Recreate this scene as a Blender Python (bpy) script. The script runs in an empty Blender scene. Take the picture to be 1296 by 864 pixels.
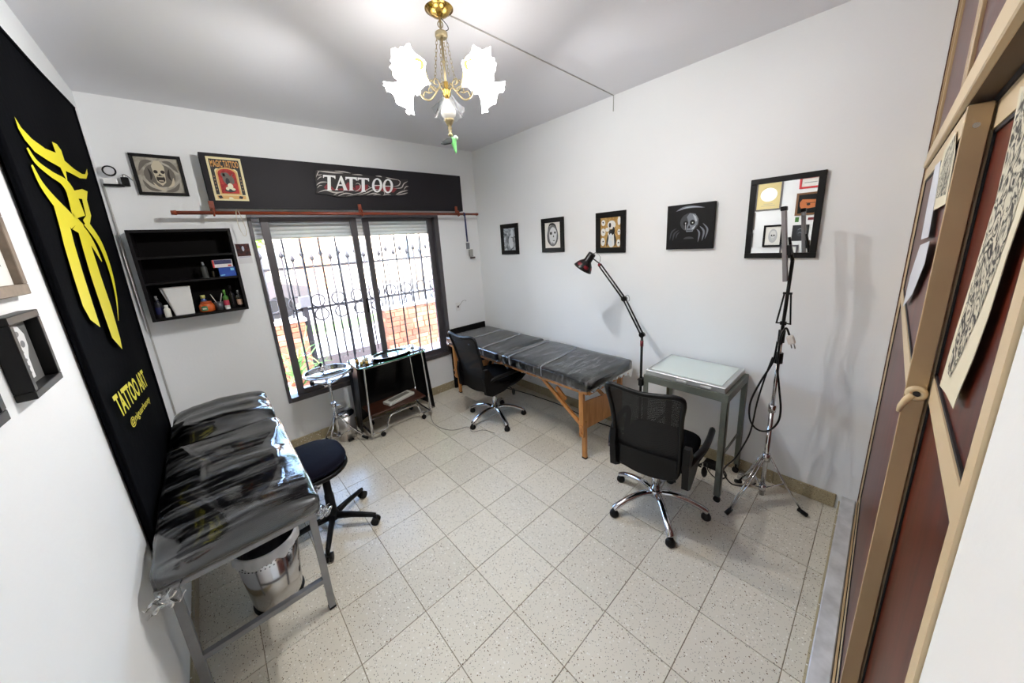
import bpy, bmesh, math, random
from mathutils import Vector, Matrix

random.seed(7)
sc = bpy.context.scene
COL = sc.collection
PI = math.pi
R = math.radians

# ------------------------------------------------------------------ camera
# room: X to the right (0 = banner wall), Y towards the window wall, Z up
CAM = Vector((0.3526, -0.0040, 1.6997))
ROW = [Vector((0.73742, -0.67260, -0.06173)),      # right
       Vector((-0.19818, -0.12809, -0.97176)),     # down
       Vector((0.64570, 0.72883, -0.22775))]       # forward
FPX, PPX, PPY = 427.49, 645.07, 404.96             # focal length and principal point, 1296x864
XR, YB, H = 2.919, 3.365, 2.7215                   # room width, depth, height

cam_data = bpy.data.cameras.new('camera')
cam_data.sensor_fit = 'HORIZONTAL'
cam_data.sensor_width = 36
cam_data.lens = FPX / 1296 * 36
cam_data.shift_x = (648 - PPX) / 1296
cam_data.shift_y = (PPY - 432) / 1296
cam_data.clip_start = 0.01
cam = bpy.data.objects.new('camera', cam_data)
COL.objects.link(cam)
r_, d_, f_ = ROW
cam.matrix_world = Matrix(((r_.x, -d_.x, -f_.x, CAM.x), (r_.y, -d_.y, -f_.y, CAM.y),
                           (r_.z, -d_.z, -f_.z, CAM.z), (0, 0, 0, 1)))
sc.camera = cam


def at(u, v, **k):
    """point where the sight line of a photo pixel meets the plane x=, y= or z="""
    a, b = (u - PPX) / FPX, (v - PPY) / FPX
    d = ROW[0] * a + ROW[1] * b + ROW[2]
    (ax, val), = k.items()
    i = 'xyz'.index(ax)
    return CAM + d * ((val - CAM[i]) / d[i])


# ------------------------------------------------------------------ world, sun, exposure
world = bpy.data.worlds.new('world')
sc.world = world
world.use_nodes = True
wn = world.node_tree
wn.nodes.clear()
wo = wn.nodes.new('ShaderNodeOutputWorld')
wb = wn.nodes.new('ShaderNodeBackground')
sky = wn.nodes.new('ShaderNodeTexSky')
sky.sky_type = 'NISHITA'
sky.sun_disc = False
sky.sun_elevation = R(48)
sky.sun_rotation = R(200)
sky.air_density = 1.0
sky.dust_density = 2.5
wb.inputs['Strength'].default_value = 2.6
wn.links.new(sky.outputs[0], wb.inputs['Color'])
wn.links.new(wb.outputs[0], wo.inputs['Surface'])

sun_d = bpy.data.lights.new('sun', 'SUN')
sun_d.energy = 2.2
sun_d.angle = R(0.6)
sun_d.color = (1.0, 0.94, 0.85)
sun = bpy.data.objects.new('sun', sun_d)
COL.objects.link(sun)
sun.rotation_euler = (R(38), 0, R(-22))     # shines from behind the house on to the street

sc.view_settings.view_transform = 'Standard'
sc.view_settings.look = 'None'
sc.view_settings.gamma = 1
sc.view_settings.use_curve_mapping = False
sc.view_settings.exposure = 1.0

# ------------------------------------------------------------------ helpers
def lin(c):
    return tuple(((x / 255) / 12.92 if x / 255 <= .04045 else ((x / 255 + .055) / 1.055) ** 2.4) for x in c) + (1,)


MATS = {}


def mat(name, col, rough=.5, metal=0., bump=None, var=None, spec=.5, coat=0., emit=None, alpha=None, stretch=None, sheen=0.):
    """principled material; col sRGB 0-255; bump=(scale,strength,detail); var=(scale,amount 0-1)"""
    if name in MATS:
        return MATS[name]
    m = bpy.data.materials.new(name)
    m.use_nodes = True
    nt = m.node_tree
    p = nt.nodes['Principled BSDF']
    p.inputs['Base Color'].default_value = lin(col)
    p.inputs['Roughness'].default_value = rough
    p.inputs['Metallic'].default_value = metal
    p.inputs['Specular IOR Level'].default_value = spec
    p.inputs['Coat Weight'].default_value = coat
    p.inputs['Coat Roughness'].default_value = .08
    if sheen:
        p.inputs['Sheen Weight'].default_value = sheen
    if emit:
        p.inputs['Emission Color'].default_value = lin(emit[0])
        p.inputs['Emission Strength'].default_value = emit[1]
    if bump or var:
        tc = nt.nodes.new('ShaderNodeNewGeometry')
        src = tc.outputs['Position']
        if stretch:
            mp = nt.nodes.new('ShaderNodeMapping')
            mp.inputs['Scale'].default_value = stretch
            nt.links.new(src, mp.inputs['Vector'])
            src = mp.outputs[0]
        if bump:
            n = nt.nodes.new('ShaderNodeTexNoise')
            n.inputs['Scale'].default_value = bump[0]
            n.inputs['Detail'].default_value = bump[2] if len(bump) > 2 else 3
            b = nt.nodes.new('ShaderNodeBump')
            b.inputs['Strength'].default_value = bump[1]
            b.inputs['Distance'].default_value = .01
            nt.links.new(src, n.inputs['Vector'])
            nt.links.new(n.outputs[0], b.inputs['Height'])
            nt.links.new(b.outputs[0], p.inputs['Normal'])
        if var:
            n = nt.nodes.new('ShaderNodeTexNoise')
            n.inputs['Scale'].default_value = var[0]
            n.inputs['Detail'].default_value = 5
            mx = nt.nodes.new('ShaderNodeMix')
            mx.data_type = 'RGBA'
            c2 = var[2] if len(var) > 2 else tuple(x * (1 - var[1]) for x in col)
            mx.inputs['A'].default_value = lin(col)
            mx.inputs['B'].default_value = lin(c2)
            rp = nt.nodes.new('ShaderNodeMapRange')
            rp.inputs['From Min'].default_value = .35
            rp.inputs['From Max'].default_value = .7
            nt.links.new(src, n.inputs['Vector'])
            nt.links.new(n.outputs[0], rp.inputs[0])
            nt.links.new(rp.outputs[0], mx.inputs['Factor'])
            nt.links.new(mx.outputs['Result'], p.inputs['Base Color'])
    if alpha is not None:
        p.inputs['Alpha'].default_value = alpha
    MATS[name] = m
    return m


def clear(name, tint=(255, 255, 255), rough=.03, gloss=.1, bump=None, haze=0., stretch=None):
    """thin clear sheet (glass pane, film): see-through with mirror sheen at grazing angles, some milky haze"""
    if name in MATS:
        return MATS[name]
    m = bpy.data.materials.new(name)
    m.use_nodes = True
    nt = m.node_tree
    nt.nodes.clear()
    out = nt.nodes.new('ShaderNodeOutputMaterial')
    tr = nt.nodes.new('ShaderNodeBsdfTransparent')
    tr.inputs[0].default_value = lin(tint)
    gl = nt.nodes.new('ShaderNodeBsdfGlossy')
    gl.inputs['Roughness'].default_value = rough
    lw = nt.nodes.new('ShaderNodeFresnel')
    lw.inputs['IOR'].default_value = 1.5
    ma = nt.nodes.new('ShaderNodeMath')
    ma.operation = 'MULTIPLY_ADD'
    ma.inputs[1].default_value = 1.0
    ma.inputs[2].default_value = gloss
    ma.use_clamp = True
    mx = nt.nodes.new('ShaderNodeMixShader')
    nt.links.new(lw.outputs[0], ma.inputs[0])
    nt.links.new(ma.outputs[0], mx.inputs[0])
    nt.links.new(tr.outputs[0], mx.inputs[1])
    nt.links.new(gl.outputs[0], mx.inputs[2])
    last = mx
    if bump or haze:
        tc = nt.nodes.new('ShaderNodeNewGeometry')
        src = tc.outputs['Position']
        if stretch:
            mp = nt.nodes.new('ShaderNodeMapping')
            mp.inputs['Scale'].default_value = stretch
            nt.links.new(src, mp.inputs['Vector'])
            src = mp.outputs[0]
        n = nt.nodes.new('ShaderNodeTexNoise')
        n.inputs['Scale'].default_value = bump[0] if bump else 10
        n.inputs['Detail'].default_value = 4
        nt.links.new(src, n.inputs['Vector'])
        if bump:
            b = nt.nodes.new('ShaderNodeBump')
            b.inputs['Strength'].default_value = bump[1]
            b.inputs['Distance'].default_value = .01
            nt.links.new(n.outputs[0], b.inputs['Height'])
            nt.links.new(b.outputs[0], gl.inputs['Normal'])
            nt.links.new(b.outputs[0], lw.inputs['Normal'])
        if haze:
            di = nt.nodes.new('ShaderNodeBsdfDiffuse')
            di.inputs[0].default_value = (.8, .82, .85, 1)
            rp = nt.nodes.new('ShaderNodeMapRange')
            rp.inputs['From Min'].default_value = .5
            rp.inputs['From Max'].default_value = .75
            rp.inputs['To Max'].default_value = haze
            m2 = nt.nodes.new('ShaderNodeMixShader')
            nt.links.new(n.outputs[0], rp.inputs[0])
            nt.links.new(rp.outputs[0], m2.inputs[0])
            nt.links.new(mx.outputs[0], m2.inputs[1])
            nt.links.new(di.outputs[0], m2.inputs[2])
            last = m2
    nt.links.new(last.outputs[0], out.inputs['Surface'])
    MATS[name] = m
    return m


MW = {}          # world matrix of every thing and part, by object name


def spl(pts, k=6, closed=False):
    """Catmull-Rom through the points"""
    P = [Vector(p) for p in pts]
    n = len(P)
    out = []
    rng = range(n if closed else n - 1)
    for i in rng:
        if closed:
            a, b, c, d = P[i - 1], P[i], P[(i + 1) % n], P[(i + 2) % n]
        else:
            a, b, c, d = P[max(i - 1, 0)], P[i], P[i + 1], P[min(i + 2, n - 1)]
        for j in range(k):
            t = j / k
            out.append(.5 * ((2 * b) + (c - a) * t + (2 * a - 5 * b + 4 * c - d) * t * t + (3 * b - a - 3 * c + d) * t ** 3))
    if not closed:
        out.append(P[-1])
    return out


class G:
    """collects geometry; build() links it as one mesh object"""
    def __init__(s):
        s.v, s.f, s.sm = [], [], []

    def add(s, verts, faces, smooth=False):
        o = len(s.v)
        s.v += [Vector(p) for p in verts]
        s.f += [tuple(i + o for i in f) for f in faces]
        s.sm += [smooth] * len(faces)
        return s

    def box(s, c, size, bev=0., rot=None, seg=2):
        bm = bmesh.new()
        bmesh.ops.create_cube(bm, size=1)
        bmesh.ops.scale(bm, vec=Vector(size), verts=bm.verts)
        if bev:
            bmesh.ops.bevel(bm, geom=bm.edges[:], offset=bev, segments=seg, profile=.5, affect='EDGES')
        M = Matrix.Translation(Vector(c))
        if rot is not None:
            M = M @ rot.to_4x4()
        bm.transform(M)
        bm.verts.index_update()
        s.add([v.co.copy() for v in bm.verts], [tuple(v.index for v in f.verts) for f in bm.faces])
        bm.free()
        return s

    def span(s, a, b, bev=0., seg=2):
        """axis-aligned box between two corners"""
        a, b = Vector(a), Vector(b)
        return s.box((a + b) / 2, [abs(x) for x in (b - a)], bev, None, seg)

    def bar(s, p0, p1, w, h, up=(0, 0, 1), bev=0.):
        """rectangular bar from p0 to p1, w across, h along 'up'"""
        p0, p1 = Vector(p0), Vector(p1)
        z = (p1 - p0)
        L = z.length
        z.normalize()
        u = Vector(up)
        x = u.cross(z)
        if x.length < 1e-5:
            x = Vector((1, 0, 0)).cross(z)
        x.normalize()
        y = z.cross(x)
        return s.box((p0 + p1) / 2, (w, h, L), bev, Matrix((x, y, z)).transposed(), 1)

    def tube(s, pts, r, n=8, closed=False, caps=True, smooth=True, sx=1.):
        P = [Vector(p) for p in pts]
        m = len(P)
        rs = r if isinstance(r, (list, tuple)) else [r] * m
        T = []
        for i in range(m):
            a = P[i - 1] if (closed or i > 0) else P[i]
            b = P[(i + 1) % m] if (closed or i < m - 1) else P[i]
            t = b - a
            T.append(t.normalized() if t.length > 1e-9 else Vector((0, 0, 1)))
        u = Vector((0, 0, 1)) if abs(T[0].z) < .9 else Vector((1, 0, 0))
        u = (u - T[0] * u.dot(T[0])).normalized()
        vs, fs = [], []
        for i in range(m):
            u = (u - T[i] * u.dot(T[i]))
            if u.length < 1e-6:
                u = T[i].orthogonal()
            u.normalize()
            w = T[i].cross(u)
            for j in range(n):
                a = 2 * PI * j / n
                vs.append(P[i] + (u * math.cos(a) + w * math.sin(a) * sx) * rs[i])
        for i in range(m if closed else m - 1):
            k = (i + 1) % m
            for j in range(n):
                fs.append((i * n + j, i * n + (j + 1) % n, k * n + (j + 1) % n, k * n + j))
        s.add(vs, fs, smooth)
        if caps and not closed:
            o = len(s.v) - len(vs)
            s.f += [tuple(o + j for j in reversed(range(n))), tuple(o + (m - 1) * n + j for j in range(n))]
            s.sm += [False, False]
        return s

    def cyl(s, p0, p1, r0, r1=None, n=16, smooth=True):
        return s.tube([p0, p1], [r0, r0 if r1 is None else r1], n, smooth=smooth)

    def lathe(s, prof, n=24, c=(0, 0, 0), M=None, smooth=True):
        c = Vector(c)
        vs, fs = [], []
        for r, z in prof:
            for j in range(n):
                a = 2 * PI * j / n
                p = Vector((r * math.cos(a), r * math.sin(a), z))
                vs.append((M @ p if M else p) + c)
        for i in range(len(prof) - 1):
            for j in range(n):
                fs.append((i * n + j, i * n + (j + 1) % n, (i + 1) * n + (j + 1) % n, (i + 1) * n + j))
        s.add(vs, fs, smooth)
        o = len(s.v) - len(vs)
        if prof[0][0] > 1e-6:
            s.f.append(tuple(o + j for j in reversed(range(n)))); s.sm.append(False)
        if prof[-1][0] > 1e-6:
            s.f.append(tuple(o + (len(prof) - 1) * n + j for j in range(n))); s.sm.append(False)
        return s

    def ball(s, c, r, n=12, rot=None):
        """ellipsoid; r number or (rx,ry,rz)"""
        r = Vector((r, r, r)) if not isinstance(r, (tuple, list, Vector)) else Vector(r)
        c = Vector(c)
        vs, fs = [], []
        m = max(4, n // 2)
        for i in range(m + 1):
            th = PI * i / m
            for j in range(n):
                a = 2 * PI * j / n
                p = Vector((r.x * math.sin(th) * math.cos(a), r.y * math.sin(th) * math.sin(a), r.z * math.cos(th)))
                vs.append((rot @ p if rot else p) + c)
        for i in range(m):
            for j in range(n):
                fs.append((i * n + j, (i + 1) * n + j, (i + 1) * n + (j + 1) % n, i * n + (j + 1) % n))
        return s.add(vs, fs, True)

    def torus(s, c, Rr, r, ax=(0, 0, 1), n=24, m=6):
        c, ax = Vector(c), Vector(ax).normalized()
        u = ax.orthogonal().normalized()
        w = ax.cross(u)
        return s.tube([c + (u * math.cos(2 * PI * i / n) + w * math.sin(2 * PI * i / n)) * Rr for i in range(n)], r, m, closed=True)

    def prism(s, poly, o, u, v, t):
        """2-D outline in the frame (o,u,v), extruded t along u x v"""
        o, u, v = Vector(o), Vector(u), Vector(v)
        n = u.cross(v).normalized() * t
        k = len(poly)
        a = [o + u * x + v * y for x, y in poly]
        vs = a + [p + n for p in a]
        fs = [tuple(reversed(range(k))), tuple(range(k, 2 * k))]
        fs += [(i, (i + 1) % k, k + (i + 1) % k, k + i) for i in range(k)]
        return s.add(vs, fs)

    def flat(s, poly, o, u, v):
        o, u, v = Vector(o), Vector(u), Vector(v)
        return s.add([o + u * x + v * y for x, y in poly], [tuple(range(len(poly)))])

    def grid(s, fn, nu, nv, smooth=True, closed_u=False):
        vs = [fn(i / nu, j / nv) for j in range(nv + 1) for i in range(nu + (0 if closed_u else 1))]
        w = nu + (0 if closed_u else 1)
        fs = []
        for j in range(nv):
            for i in range(nu):
                k = (i + 1) % w
                fs.append((j * w + i, j * w + k, (j + 1) * w + k, (j + 1) * w + i))
        return s.add(vs, fs, smooth)

    def build(s, name, m, parent=None, world=False, label=None, cat=None, group=None, kind=None, norm=True, drop=False):
        vs = s.v
        loc = None
        if parent is not None and world:
            inv = MW[parent.name].inverted()
            vs = [inv @ p for p in vs]
        if parent is None:
            lo = [min(p[i] for p in vs) for i in range(3)]
            hi = [max(p[i] for p in vs) for i in range(3)]
            loc = Vector(((lo[0] + hi[0]) / 2, (lo[1] + hi[1]) / 2, lo[2]))
            vs = [p - loc for p in vs]
        me = bpy.data.meshes.new(name)
        me.from_pydata([tuple(p) for p in vs], [], s.f)
        me.polygons.foreach_set('use_smooth', s.sm)
        if norm:
            bm = bmesh.new()
            bm.from_mesh(me)
            bmesh.ops.recalc_face_normals(bm, faces=bm.faces[:])
            bm.to_mesh(me)
            bm.free()
        me.materials.append(m)
        ob = bpy.data.objects.new(name, me)
        COL.objects.link(ob)
        if parent is not None:
            ob.parent = parent
            MW[ob.name] = MW[parent.name]
        else:
            ob.location = loc
            MW[ob.name] = Matrix.Translation(loc)
        tag(ob, label, cat, group, kind)
        return ob


def tag(o, label=None, cat=None, group=None, kind=None):
    if label: o['label'] = label
    if cat: o['category'] = cat
    if group: o['group'] = group
    if kind: o['kind'] = kind
    return o


def thing(name, label, cat, loc=(0, 0, 0), rz=0., group=None, kind=None):
    o = bpy.data.objects.new(name, None)
    o.empty_display_size = .05
    COL.objects.link(o)
    o.location = loc
    o.rotation_euler = (0, 0, rz)
    MW[o.name] = Matrix.Translation(Vector(loc)) @ Matrix.Rotation(rz, 4, 'Z')
    return tag(o, label, cat, group, kind)


def copy_tree(o, parent=None):
    c = o.copy()
    COL.objects.link(c)
    c.parent = parent
    for ch in o.children:
        copy_tree(ch, c)
    return c


def share(src, name, parent, loc, rz=0., sc_=None):
    """another piece with the same mesh"""
    o = bpy.data.objects.new(name, src)
    COL.objects.link(o)
    o.parent = parent
    o.location = loc
    o.rotation_euler = (0, 0, rz)
    if sc_: o.scale = sc_
    return o


def ell(cx, cy, rx, ry, n=20, a0=0., a1=2 * PI, rot=0.):
    out = []
    full = abs(a1 - a0 - 2 * PI) < 1e-6
    for i in range(n if full else n + 1):
        a = a0 + (a1 - a0) * i / n
        x, y = rx * math.cos(a), ry * math.sin(a)
        out.append((cx + x * math.cos(rot) - y * math.sin(rot), cy + x * math.sin(rot) + y * math.cos(rot)))
    return out


def stroke(pts, w0, w1=None, k=5, taper=False):
    """outline of a brush stroke along a 2-D path"""
    P = [Vector((p[0], p[1], 0)) for p in pts]
    S = spl(P, k)
    n = len(S)
    L, Rr = [], []
    for i, p in enumerate(S):
        t = (S[min(i + 1, n - 1)] - S[max(i - 1, 0)]).normalized()
        nn = Vector((-t.y, t.x, 0))
        q = i / (n - 1)
        w = w0 + ((w1 if w1 is not None else w0) - w0) * q
        if taper:
            w *= max(.04, math.sin(PI * min(max(q, .02), .98)))
        L.append((p.x + nn.x * w / 2, p.y + nn.y * w / 2))
        Rr.append((p.x - nn.x * w / 2, p.y - nn.y * w / 2))
    return L, Rr


def add_stroke(g, pts, w0, o, u, v, w1=None, taper=False, k=5):
    """brush stroke as a quad strip in the frame (o,u,v)"""
    L, Rr = stroke(pts, w0, w1, k, taper)
    o, u, v = Vector(o), Vector(u), Vector(v)
    n = len(L)
    g.add([o + u * x + v * y for x, y in L + Rr], [(i, i + 1, n + i + 1, n + i) for i in range(n - 1)])


def add_text(g, txt, o, u, v, width, height, bold=0.):
    """lettering fitted to width x height, lower left corner at o"""
    cu = bpy.data.curves.new('lettering', 'FONT')
    cu.body = txt
    cu.resolution_u = 3
    cu.offset = bold
    ob = bpy.data.objects.new('lettering', cu)
    COL.objects.link(ob)
    me = bpy.data.meshes.new_from_object(ob.evaluated_get(bpy.context.evaluated_depsgraph_get()))
    vs = [w.co.copy() for w in me.vertices]
    fs = [tuple(p.vertices) for p in me.polygons]
    bpy.data.objects.remove(ob)
    bpy.data.curves.remove(cu)
    bpy.data.meshes.remove(me)
    x0, x1 = min(p.x for p in vs), max(p.x for p in vs)
    y0, y1 = min(p.y for p in vs), max(p.y for p in vs)
    o, u, v = Vector(o), Vector(u), Vector(v)
    g.add([o + u * ((p.x - x0) / (x1 - x0) * width) + v * ((p.y - y0) / (y1 - y0) * height) for p in vs], fs)

# ------------------------------------------------------------------ materials of the room
def terrazzo(name, base, dark, seedoff=0., rough=.22, chips=1.):
    m = bpy.data.materials.new(name)
    m.use_nodes = True
    nt = m.node_tree
    p = nt.nodes['Principled BSDF']
    p.inputs['Roughness'].default_value = rough
    p.inputs['Specular IOR Level'].default_value = .5
    geo = nt.nodes.new('ShaderNodeNewGeometry')
    mp = nt.nodes.new('ShaderNodeMapping')
    mp.inputs['Location'].default_value = (seedoff, seedoff * .7, 0)
    nt.links.new(geo.outputs['Position'], mp.inputs['Vector'])
    big = nt.nodes.new('ShaderNodeTexNoise')
    big.inputs['Scale'].default_value = 2.2
    big.inputs['Detail'].default_value = 6
    nt.links.new(mp.outputs[0], big.inputs['Vector'])
    mx = nt.nodes.new('ShaderNodeMix'); mx.data_type = 'RGBA'
    mx.inputs['A'].default_value = lin(base)
    mx.inputs['B'].default_value = lin(tuple(x * .93 for x in base))
    nt.links.new(big.outputs[0], mx.inputs['Factor'])
    cur = mx.outputs['Result']
    info = nt.nodes.new('ShaderNodeObjectInfo')
    mt = nt.nodes.new('ShaderNodeMix'); mt.data_type = 'RGBA'; mt.blend_type = 'MULTIPLY'
    cr = nt.nodes.new('ShaderNodeMapRange')
    cr.inputs['To Min'].default_value = .92
    cr.inputs['To Max'].default_value = 1.03
    nt.links.new(info.outputs['Random'], cr.inputs[0])
    cc = nt.nodes.new('ShaderNodeCombineColor')
    for i in range(3): nt.links.new(cr.outputs[0], cc.inputs[i])
    mt.inputs['Factor'].default_value = 1
    nt.links.new(cur, mt.inputs['A']); nt.links.new(cc.outputs[0], mt.inputs['B'])
    cur = mt.outputs['Result']
    for scale, col, thr, off in ((95, dark, .20, 0), (150, tuple(x * .62 for x in base), .26, 3.3), (70, (232, 228, 218), .26, 7.7), (60, tuple(x * 1.25 for x in dark), .16, 5.1)):
        mp2 = nt.nodes.new('ShaderNodeMapping')
        mp2.inputs['Location'].default_value = (off, off * 1.3, 0)
        nt.links.new(mp.outputs[0], mp2.inputs['Vector'])
        vo = nt.nodes.new('ShaderNodeTexVoronoi')
        vo.inputs['Scale'].default_value = scale
        nt.links.new(mp2.outputs[0], vo.inputs['Vector'])
        sep = nt.nodes.new('ShaderNodeSeparateColor')
        nt.links.new(vo.outputs['Color'], sep.inputs[0])
        a = nt.nodes.new('ShaderNodeMath'); a.operation = 'LESS_THAN'; a.inputs[1].default_value = .34 * chips
        nt.links.new(sep.outputs[0], a.inputs[0])
        b = nt.nodes.new('ShaderNodeMath'); b.operation = 'LESS_THAN'; b.inputs[1].default_value = thr
        nt.links.new(vo.outputs['Distance'], b.inputs[0])
        c = nt.nodes.new('ShaderNodeMath'); c.operation = 'MULTIPLY'
        nt.links.new(a.outputs[0], c.inputs[0]); nt.links.new(b.outputs[0], c.inputs[1])
        m2 = nt.nodes.new('ShaderNodeMix'); m2.data_type = 'RGBA'
        nt.links.new(c.outputs[0], m2.inputs['Factor'])
        nt.links.new(cur, m2.inputs['A'])
        m2.inputs['B'].default_value = lin(col)
        cur = m2.outputs['Result']
    nt.links.new(cur, p.inputs['Base Color'])
    bn = nt.nodes.new('ShaderNodeTexNoise'); bn.inputs['Scale'].default_value = 14
    nt.links.new(mp.outputs[0], bn.inputs['Vector'])
    bp = nt.nodes.new('ShaderNodeBump'); bp.inputs['Strength'].default_value = .05
    nt.links.new(bn.outputs[0], bp.inputs['Height']); nt.links.new(bp.outputs[0], p.inputs['Normal'])
    return m


def wood(name, c1, c2, rough=.35, scale=(3, 3, 40), dist=3., coat=0., spec=.5):
    if name in MATS: return MATS[name]
    m = bpy.data.materials.new(name)
    m.use_nodes = True
    nt = m.node_tree
    p = nt.nodes['Principled BSDF']
    p.inputs['Roughness'].default_value = rough
    p.inputs['Coat Weight'].default_value = coat
    p.inputs['Specular IOR Level'].default_value = spec
    geo = nt.nodes.new('ShaderNodeNewGeometry')
    mp = nt.nodes.new('ShaderNodeMapping'); mp.inputs['Scale'].default_value = scale
    nt.links.new(geo.outputs['Position'], mp.inputs['Vector'])
    n = nt.nodes.new('ShaderNodeTexNoise'); n.inputs['Scale'].default_value = 1; n.inputs['Detail'].default_value = 8; n.inputs['Distortion'].default_value = dist
    nt.links.new(mp.outputs[0], n.inputs['Vector'])
    mr = nt.nodes.new('ShaderNodeMapRange'); mr.inputs['From Min'].default_value = .3; mr.inputs['From Max'].default_value = .7
    nt.links.new(n.outputs[0], mr.inputs[0])
    mx = nt.nodes.new('ShaderNodeMix'); mx.data_type = 'RGBA'
    mx.inputs['A'].default_value = lin(c1); mx.inputs['B'].default_value = lin(c2)
    nt.links.new(mr.outputs[0], mx.inputs['Factor']); nt.links.new(mx.outputs['Result'], p.inputs['Base Color'])
    MATS[name] = m
    return m


M_WALL = mat('white_paint', (241, 243, 244), .62, bump=(60, .06, 3), var=(.9, .02))
M_CEIL = mat('ceiling_paint', (234, 234, 238), .75, bump=(40, .05))
M_TILE = terrazzo('terrazzo_tile', (226, 219, 203), (92, 74, 56))
M_BASE = terrazzo('terrazzo_base', (176, 162, 130), (110, 92, 66), 4.2, .35)
M_GROUT = mat('grout', (140, 126, 104), .9)
M_KERB = mat('kerb_white', (214, 214, 216), .5, var=(14, .16))
M_BRONZE = mat('window_aluminium', (84, 81, 84), .42, .3)
M_TAN = mat('door_tan', (188, 160, 122), .42, bump=(80, .03), var=(3, .08))
M_TANL = mat('door_tan_light', (212, 190, 154), .42)
M_MAHOG = wood('mahogany', (104, 42, 26), (62, 22, 17), .32, (14, 14, 2.2), 1.5, 0., .22)
M_DARKG = mat('rubber_gasket', (34, 30, 34), .6)
M_BLACK = mat('black_satin', (14, 13, 14), .45, spec=.25)
M_BLACKM = mat('black_matte', (18, 17, 19), .8, bump=(90, .05), spec=.15)
M_CHROME = mat('chrome', (205, 205, 208), .12, 1.)
M_STEEL = mat('steel', (190, 190, 192), .26, 1.)
M_GLASS = clear('window_glass', (250, 252, 252), .01, .02)
M_WHITE = mat('white_plastic', (232, 232, 230), .4)
M_PAPER = mat('paper', (236, 234, 228), .8)
M_INK = mat('ink', (40, 40, 42), .8)
M_GREYINK = mat('grey_ink', (120, 120, 122), .8)

# ------------------------------------------------------------------ floor with its tiles
floor = G().span((-.15, -.3, -.12), (XR + .15, YB + .2, -.0035)).build('floor', M_GROUT, kind='structure')
TX, TY, TS, GAP = 1.7258, 2.4686, .30, .0026
tile_cache = {}


def tile(x0, x1, y0, y1):
    w, h = round(x1 - x0 - GAP, 4), round(y1 - y0 - GAP, 4)
    if w < .012 or h < .012: return
    if (w, h) not in tile_cache:
        g = G().box((0, 0, -.01), (w, h, .02), .0012, seg=1)
        me = bpy.data.meshes.new('tile')
        me.from_pydata([tuple(p) for p in g.v], [], g.f)
        me.materials.append(M_TILE)
        tile_cache[(w, h)] = me
    fl = floor.location
    share(tile_cache[(w, h)], 'tile', floor, (Vector(((x0 + x1) / 2, (y0 + y1) / 2, random.uniform(-.0004, .0004))) - fl))


xs = sorted({0.0, XR} | {TX + TS * i for i in range(-8, 8) if 0 < TX + TS * i < XR})
ys = sorted({0.0, YB} | {TY + TS * i for i in range(-12, 8) if 0 < TY + TS * i < YB})
for i in range(len(xs) - 1):
    for j in range(len(ys) - 1):
        tile(xs[i], xs[i + 1], ys[j], ys[j + 1])

# ------------------------------------------------------------------ walls and ceiling
WX0, WX1, WZ0, WZ1 = .70, 2.37, .445, 2.03            # window opening
G().span((-.15, -.3, H), (XR + .15, YB + .2, H + .12)).build('ceiling', M_CEIL, kind='structure')
G().span((-.15, -.3, -.1), (0, YB + .2, H + .05)).build('wall_left', M_WALL, kind='structure')
G().span((XR, -.7, -.1), (XR + .15, YB + .2, H + .05)).build('wall_right', M_WALL, kind='structure')
g = G()
g.span((0, YB, -.1), (WX0, YB + .2, H + .05))
g.span((WX1, YB, -.1), (XR, YB + .2, H + .05))
g.span((WX0, YB, -.1), (WX1, YB + .2, WZ0))
g.span((WX0, YB, WZ1), (WX1, YB + .2, H + .05))
g.build('wall_back', M_WALL, kind='structure')
XJ = .775                                              # near end of the wardrobe
g = G().span((0, -.3, -.1), (XJ, -.075, H + .05))
g.span((XJ, -.7, -.1), (XR, -.6, H + .05))
g.span((XJ - .1, -.7, -.1), (XJ, -.3, H + .05))
g.build('wall_near', M_WALL, kind='structure')

# skirting tiles
def skirting(name, p0, p1, nrm, h=.092, t=.012):
    p0, p1, nrm = Vector(p0), Vector(p1), Vector(nrm)
    d = (p1 - p0)
    L = d.length
    d.normalize()
    root = G()
    root.span(p0 + nrm * .001, p1 + nrm * .004 + Vector((0, 0, h - .003)))
    ro = root.build(name, M_GROUT, kind='structure')
    n = max(1, round(L / .30))
    for i in range(n):
        a = p0 + d * (L * i / n + .0015)
        b = p0 + d * (L * (i + 1) / n - .0015)
        g = G()
        lo = Vector((min(a.x, b.x), min(a.y, b.y), 0)); hi = Vector((max(a.x, b.x), max(a.y, b.y), h))
        q = nrm * t
        g.span(lo + Vector((min(q.x, 0), min(q.y, 0), .001)), hi + Vector((max(q.x, 0), max(q.y, 0), 0)), .0025, 1)
        g.build('skirting_tile', M_BASE, ro, world=True)


skirting('baseboard_left', (0, .0, 0), (0, YB, 0), (1, 0, 0))
skirting('baseboard_back', (.013, YB, 0), (XR - .013, YB, 0), (0, -1, 0))
skirting('baseboard_right', (XR, .02, 0), (XR, YB, 0), (-1, 0, 0))

# kerb under the wardrobe
g = G().span((XJ, -.062, -.05), (XR, .0, .093), .004, 1)
kerb = g.build('trim_1', M_KERB, kind='structure')
G().span((XJ, .0005, .0), (XR - .014, .008, .06)).build('kerb_face', M_BASE, kerb, world=True)

# ------------------------------------------------------------------ wardrobe with sliding doors
ward = thing('wardrobe', 'built-in wardrobe with tan framed mahogany sliding doors beside the mirror wall', 'wardrobe', (XR - .6, -.08, .093))
YF = -.064                                            # frame front
ZT0, ZT1 = 1.905, 1.965                               # transom
g = G()
g.span((XJ, -.58, .093), (XR, -.56, H))               # back
g.span((XJ, -.56, .093), (XJ + .012, -.2, H))
g.build('carcass', mat('wardrobe_inside', (70, 52, 40), .7), ward, world=True)
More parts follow.
